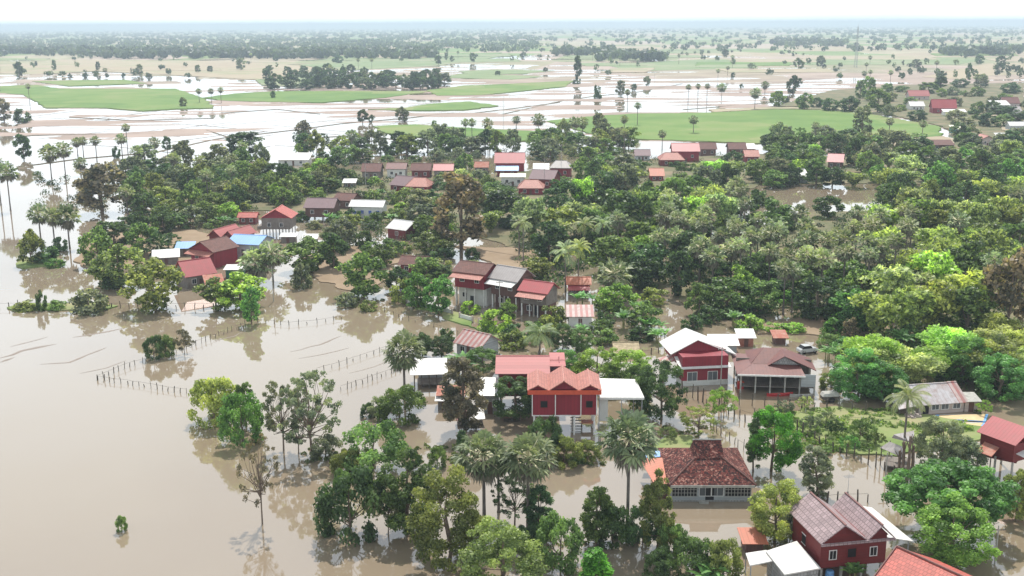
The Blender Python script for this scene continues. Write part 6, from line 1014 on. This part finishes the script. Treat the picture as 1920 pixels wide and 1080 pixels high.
fill(640, 900, 430, 560, 32, 15, [('bush', 4), ('round', 2), ('banana', 1)], [('dark', 3), ('mid', 3), ('olive', 1), ('bright', 1)], (5, 8), (5, 8), .4, 4)
fill(1300, 1600, 596, 628, 30, 11, [('banana', 4), ('bush', 4), ('round', 2)], [('dark', 2), ('mid', 3), ('bright', 1), ('olive', 1)], (5, 7.5), (5, 8), .75, 3.5)
fill(1110, 1300, 560, 650, 30, 13, [('banana', 4), ('bush', 4), ('round', 1)], [('dark', 2), ('mid', 3), ('bright', 1), ('olive', 1)], (5, 7.5), (5, 8), .7, 3.5)
fill(1215, 1660, 728, 762, 34, 12, [('wispy', 3), ('bush', 2)], [('dark', 1), ('mid', 3), ('grey', 1), ('olive', 1)], (4.5, 6.5), (3.5, 5.5), .35, 3.5)
fill(1660, 1925, 176, 300, 24, 7, [('round', 4), ('tall', 1), ('bush', 4)], [('dark', 2), ('mid', 2), ('grey', 4)], (6, 9), (9, 13), .5, 7)
fill(1450, 1925, 262, 300, 26, 8, [('round', 4), ('tall', 1), ('bush', 4)], [('dark', 2), ('mid', 2), ('grey', 3)], (6, 8.5), (8, 12), .7, 6)
fill(580, 830, 156, 170, 15, 5, [('round', 4), ('tall', 1)], [('dark', 4), ('grey', 1)], (10, 15), (11, 16), 1.0, 6)
fill(500, 830, 140, 156, 22, 7, [('round', 3), ('tall', 2)], [('dark', 4), ('grey', 1)], (9, 13), (9, 13), .45, 8)
fill(440, 1900, 105, 142, 62, 11, [('round', 4), ('tall', 2), ('sugar', 3)], [('dark', 4), ('grey', 2)], (11, 16), (10, 16), .3, 14)

# leave out automatic trees that nothing can be seen of (they stand wholly behind nearer crowns)
cov = np.zeros((270, 480), bool); keep = []
for t in sorted(TREES, key=lambda t: t['p'][1]):
    s_ = mpp(t['p']); hw = t.get('wm', 8) / s_ / 2; x0, x1 = (t['px'] - hw) / 4, (t['px'] + hw) / 4; yt, yb = t['py'] - (t['py'] - prj((t['p'][0], t['p'][1], t['h']))[1]), t['py'] - .12 * (t['py'] - prj((t['p'][0], t['p'][1], t['h']))[1])
    if t['kind'] == 'sugar': yb = yt + 2 * hw * .95
    cx, cy, rx, ry = (x0 + x1) / 2, (yt + yb) / 8, (x1 - x0) / 2 * .86, (yb - yt) / 8 * .9; a, b, c_, d_ = max(0, int(cy - ry)), min(270, int(cy + ry) + 1), max(0, int(cx - rx)), min(480, int(cx + rx) + 1)
    if b <= a or d_ <= c_: keep.append(t); continue
    yy, xx = np.mgrid[a:b, c_:d_]; el = ((xx + .5 - cx) / max(.7, rx)) ** 2 + ((yy + .5 - cy) / max(.7, ry)) ** 2 <= 1; sub = cov[a:b, c_:d_]; tot = el.sum(); vis = (el & ~sub).sum()
    if t['label'] is None and tot > 0 and vis / tot < CULL and t['kind'] != 'sugar':
        for q in list(t['o'].children): bpy.data.objects.remove(q)
        bpy.data.objects.remove(t['o']); continue
    sub |= el; keep.append(t)
TREES = keep
# ------------------------------------------------------------------ labels for the trees that were not labelled by hand
ORD = ['nearest', 'second nearest', 'third nearest', 'fourth nearest', 'fifth nearest', 'sixth nearest', 'seventh nearest', 'eighth nearest', 'ninth nearest', 'tenth nearest'] + ['%dth nearest' % k for k in range(11, 80)]
buck = {}
GN = dict(bare='open trees', round='round broadleaf trees of the village woods', tall='tall trees of the village woods', bush='bushes of the village woods', bamboo='bamboo clumps of the village woods', sugar='fan palms over the village', coconut='coconut palms of the village', banana='banana clumps of the gardens', open='open trees', wispy='feathery shrubs', spread='rain trees', pine='columnar trees')
FARL = [('radio mast', G(1604, 127)), ('paddy grove', G(680, 165)), ('tall narrow paddy tree', G(1083, 155)), ('white patch', G(230, 145)), ('distant village', G(1760, 190))]
for t in TREES:
    t['o']['group'] = GN[t['kind']]
    if t['label']: t['o']['label'] = t['label']; continue
    best = min(LAND + FARL, key=lambda q: (q[1][0] - t['p'][0]) ** 2 + (q[1][1] - t['p'][1]) ** 2); d = t['p'][:2] - best[1][:2]; L = float(np.linalg.norm(d))
    rel = ('behind' if d[1] > 0 else 'in front of') if abs(d[1]) > abs(d[0]) else ('right of' if d[0] > 0 else 'left of')
    buck.setdefault((t['kind'], t['c'], rel, best[0]), []).append((L, t))
for (k, c, rel, lm), L in buck.items():
    L.sort(key=lambda q: q[0])
    for i, (_, t) in enumerate(L): t['o']['label'] = (f"{CW[c]} {KIND[k][2]} {rel} the {lm}" if len(L) == 1 else f"{CW[c]} {KIND[k][2]}, {ORD[i]} {rel} the {lm}")

# ------------------------------------------------------------------ stuff: undergrowth, far woods, rough grass, floating weeds
def scatter_stuff(name, regs, n, hr, cards, size, colr, seed, elong=1.4):
    rng = np.random.default_rng(seed); C_ = []; N_ = []; S_ = []; T_ = []
    for (x0, x1, y0, y1), m_ in regs:
        for k in range(int(n * m_)):
            p = G(rng.uniform(x0, x1), rng.uniform(y0, y1)); px, py = prj(p)
            if any(a < px < b and u < py < v for a, b, u, v in PONDS): continue
            if any(a < px < b and u < py < v + 14 for a, b, u, v in PROT): continue
            r = rng.uniform(*hr); m = cards; d = rng.normal(size=(m, 3)); d /= np.linalg.norm(d, axis=1, keepdims=True); d[:, 2] = np.abs(d[:, 2]); C_.append(np.array([p[0], p[1], 0]) + d * r * np.array([1.25, 1.25, 1.0]) * rng.uniform(.6, 1.1, (m, 1))); N_.append(d + rng.normal(size=(m, 3)) * .6); S_.append(size * rng.uniform(.6, 1.3, m)); T_.append(np.clip(.45 + rng.normal() * .2 + rng.normal(size=m) * .12, 0, 1))
    me = cards_mesh(name, np.concatenate(C_), np.concatenate(N_), np.concatenate(S_), np.concatenate(T_), LEAF, elong, rng); o = bpy.data.objects.new(name, me); col.objects.link(o); o.color = (*colr, 1); tag(o, kind='stuff'); return o
scatter_stuff('undergrowth', [((860, 1920, 330, 420), 260), ((1240, 1920, 420, 600), 420), ((960, 1240, 430, 540), 130), ((1600, 1920, 600, 750), 180), ((60, 700, 325, 400), 130), ((560, 1920, 284, 330), 150), ((620, 860, 330, 470), 120)], 1, (1.2, 2.6), 70, .22, (.05, .085, .03), 3)
scatter_stuff('bank_grass', [((1440, 1840, 768, 848), 420), ((1180, 1300, 822, 862), 70), ((780, 960, 575, 640), 40)], 1, (.25, .8), 26, .13, (.17, .25, .07), 4, 2.4)
scatter_stuff('floating_weeds', [((770, 880, 835, 870), 40), ((1060, 1140, 850, 872), 25), ((20, 200, 572, 582), 40), ((640, 720, 555, 580), 30), ((1240, 1330, 800, 830), 20), ((30, 120, 480, 505), 20), ((980, 1100, 1000, 1030), 15), ((560, 660, 840, 868), 25)], 1, (.15, .5), 20, .12, (.13, .16, .06), 6, 2.0)
def far_woods():
    rng = np.random.default_rng(8); C_ = []; N_ = []; S_ = []; T_ = []
    def one(px, py, h, w_, m, z0=.3):
        p = G(px, py); d = rng.normal(size=(m, 3)); d /= np.linalg.norm(d, axis=1, keepdims=True); c = np.array([p[0], p[1], z0 + h * .55]); C_.append(c + d * np.array([w_ / 2, w_ / 2, h * .5]) * rng.uniform(.5, 1, (m, 1))); N_.append(d + rng.normal(size=(m, 3)) * .3); S_.append(np.full(m, w_ * .17) * rng.uniform(.7, 1.3, m)); T_.append(np.clip(.4 + rng.normal() * .2 + rng.normal(size=m) * .1, 0, 1))
    for x0, x1, y0, y1, n in [(150, 812, 100, 111, 300), (1035, 1150, 98, 106, 34), (1120, 1250, 108, 116, 50), (1765, 1912, 99, 106, 46), (1440, 1590, 80, 88, 70), (0, 160, 96, 106, 60)]:
        for k in range(n): one(rng.uniform(x0, x1), rng.uniform(y0, y1), rng.uniform(11, 18), rng.uniform(14, 24), 46)
    for k in range(11000):
        y = 49.0 + 50 * rng.random() ** 1.1; x = rng.uniform(-20, 1940)
        dens = (0.25 + vnoise(np.array(x / 70), np.array(y / 4.0), 5)) * (.8 if x < 1000 else (.75 if y < 64 else .16)) * (1.0 if y < 92 or x < 200 else .6)
        if rng.random() > dens: continue
        sc_ = 1 + (95 - y) / 45 * 1.0; one(x, y, rng.uniform(8, 14), rng.uniform(9, 19) * sc_, 16)
    for k in range(240):
        y = rng.uniform(88, 150); x = rng.uniform(0, 1920)
        if y > 118 and (380 < x < 1500) and rng.random() < .7: continue
        one(x, y, rng.uniform(5, 11), rng.uniform(5, 11), 26)
    me = cards_mesh('far_woods', np.concatenate(C_), np.concatenate(N_), np.concatenate(S_), np.concatenate(T_), LEAF, 1.2, rng); o = bpy.data.objects.new('far_woods', me); col.objects.link(o); o.color = (.085, .115, .065, 1); tag(o, kind='stuff')
far_woods()

# ------------------------------------------------------------------ haze: one closed box of thin even air round everything
m, n, b = newmat('air_haze'); n.nodes.remove(b); pv = ND(n, 'ShaderNodeVolumePrincipled'); pv.inputs['Color'].default_value = (0.50, 0.60, 0.72, 1); pv.inputs['Density'].default_value = 1.75e-4; pv.inputs['Anisotropy'].default_value = 0.2
n.links.new(pv.outputs[0], n.nodes['Material Output'].inputs['Volume'])
mb = MB(); mb.box(-42000, 42000, -700, FAR + 2000, -2.2, 100); o = mb.add('haze', m); tag(o, kind='stuff')
print('trees', len(TREES)); from collections import Counter; print(Counter(t['kind'] for t in TREES))
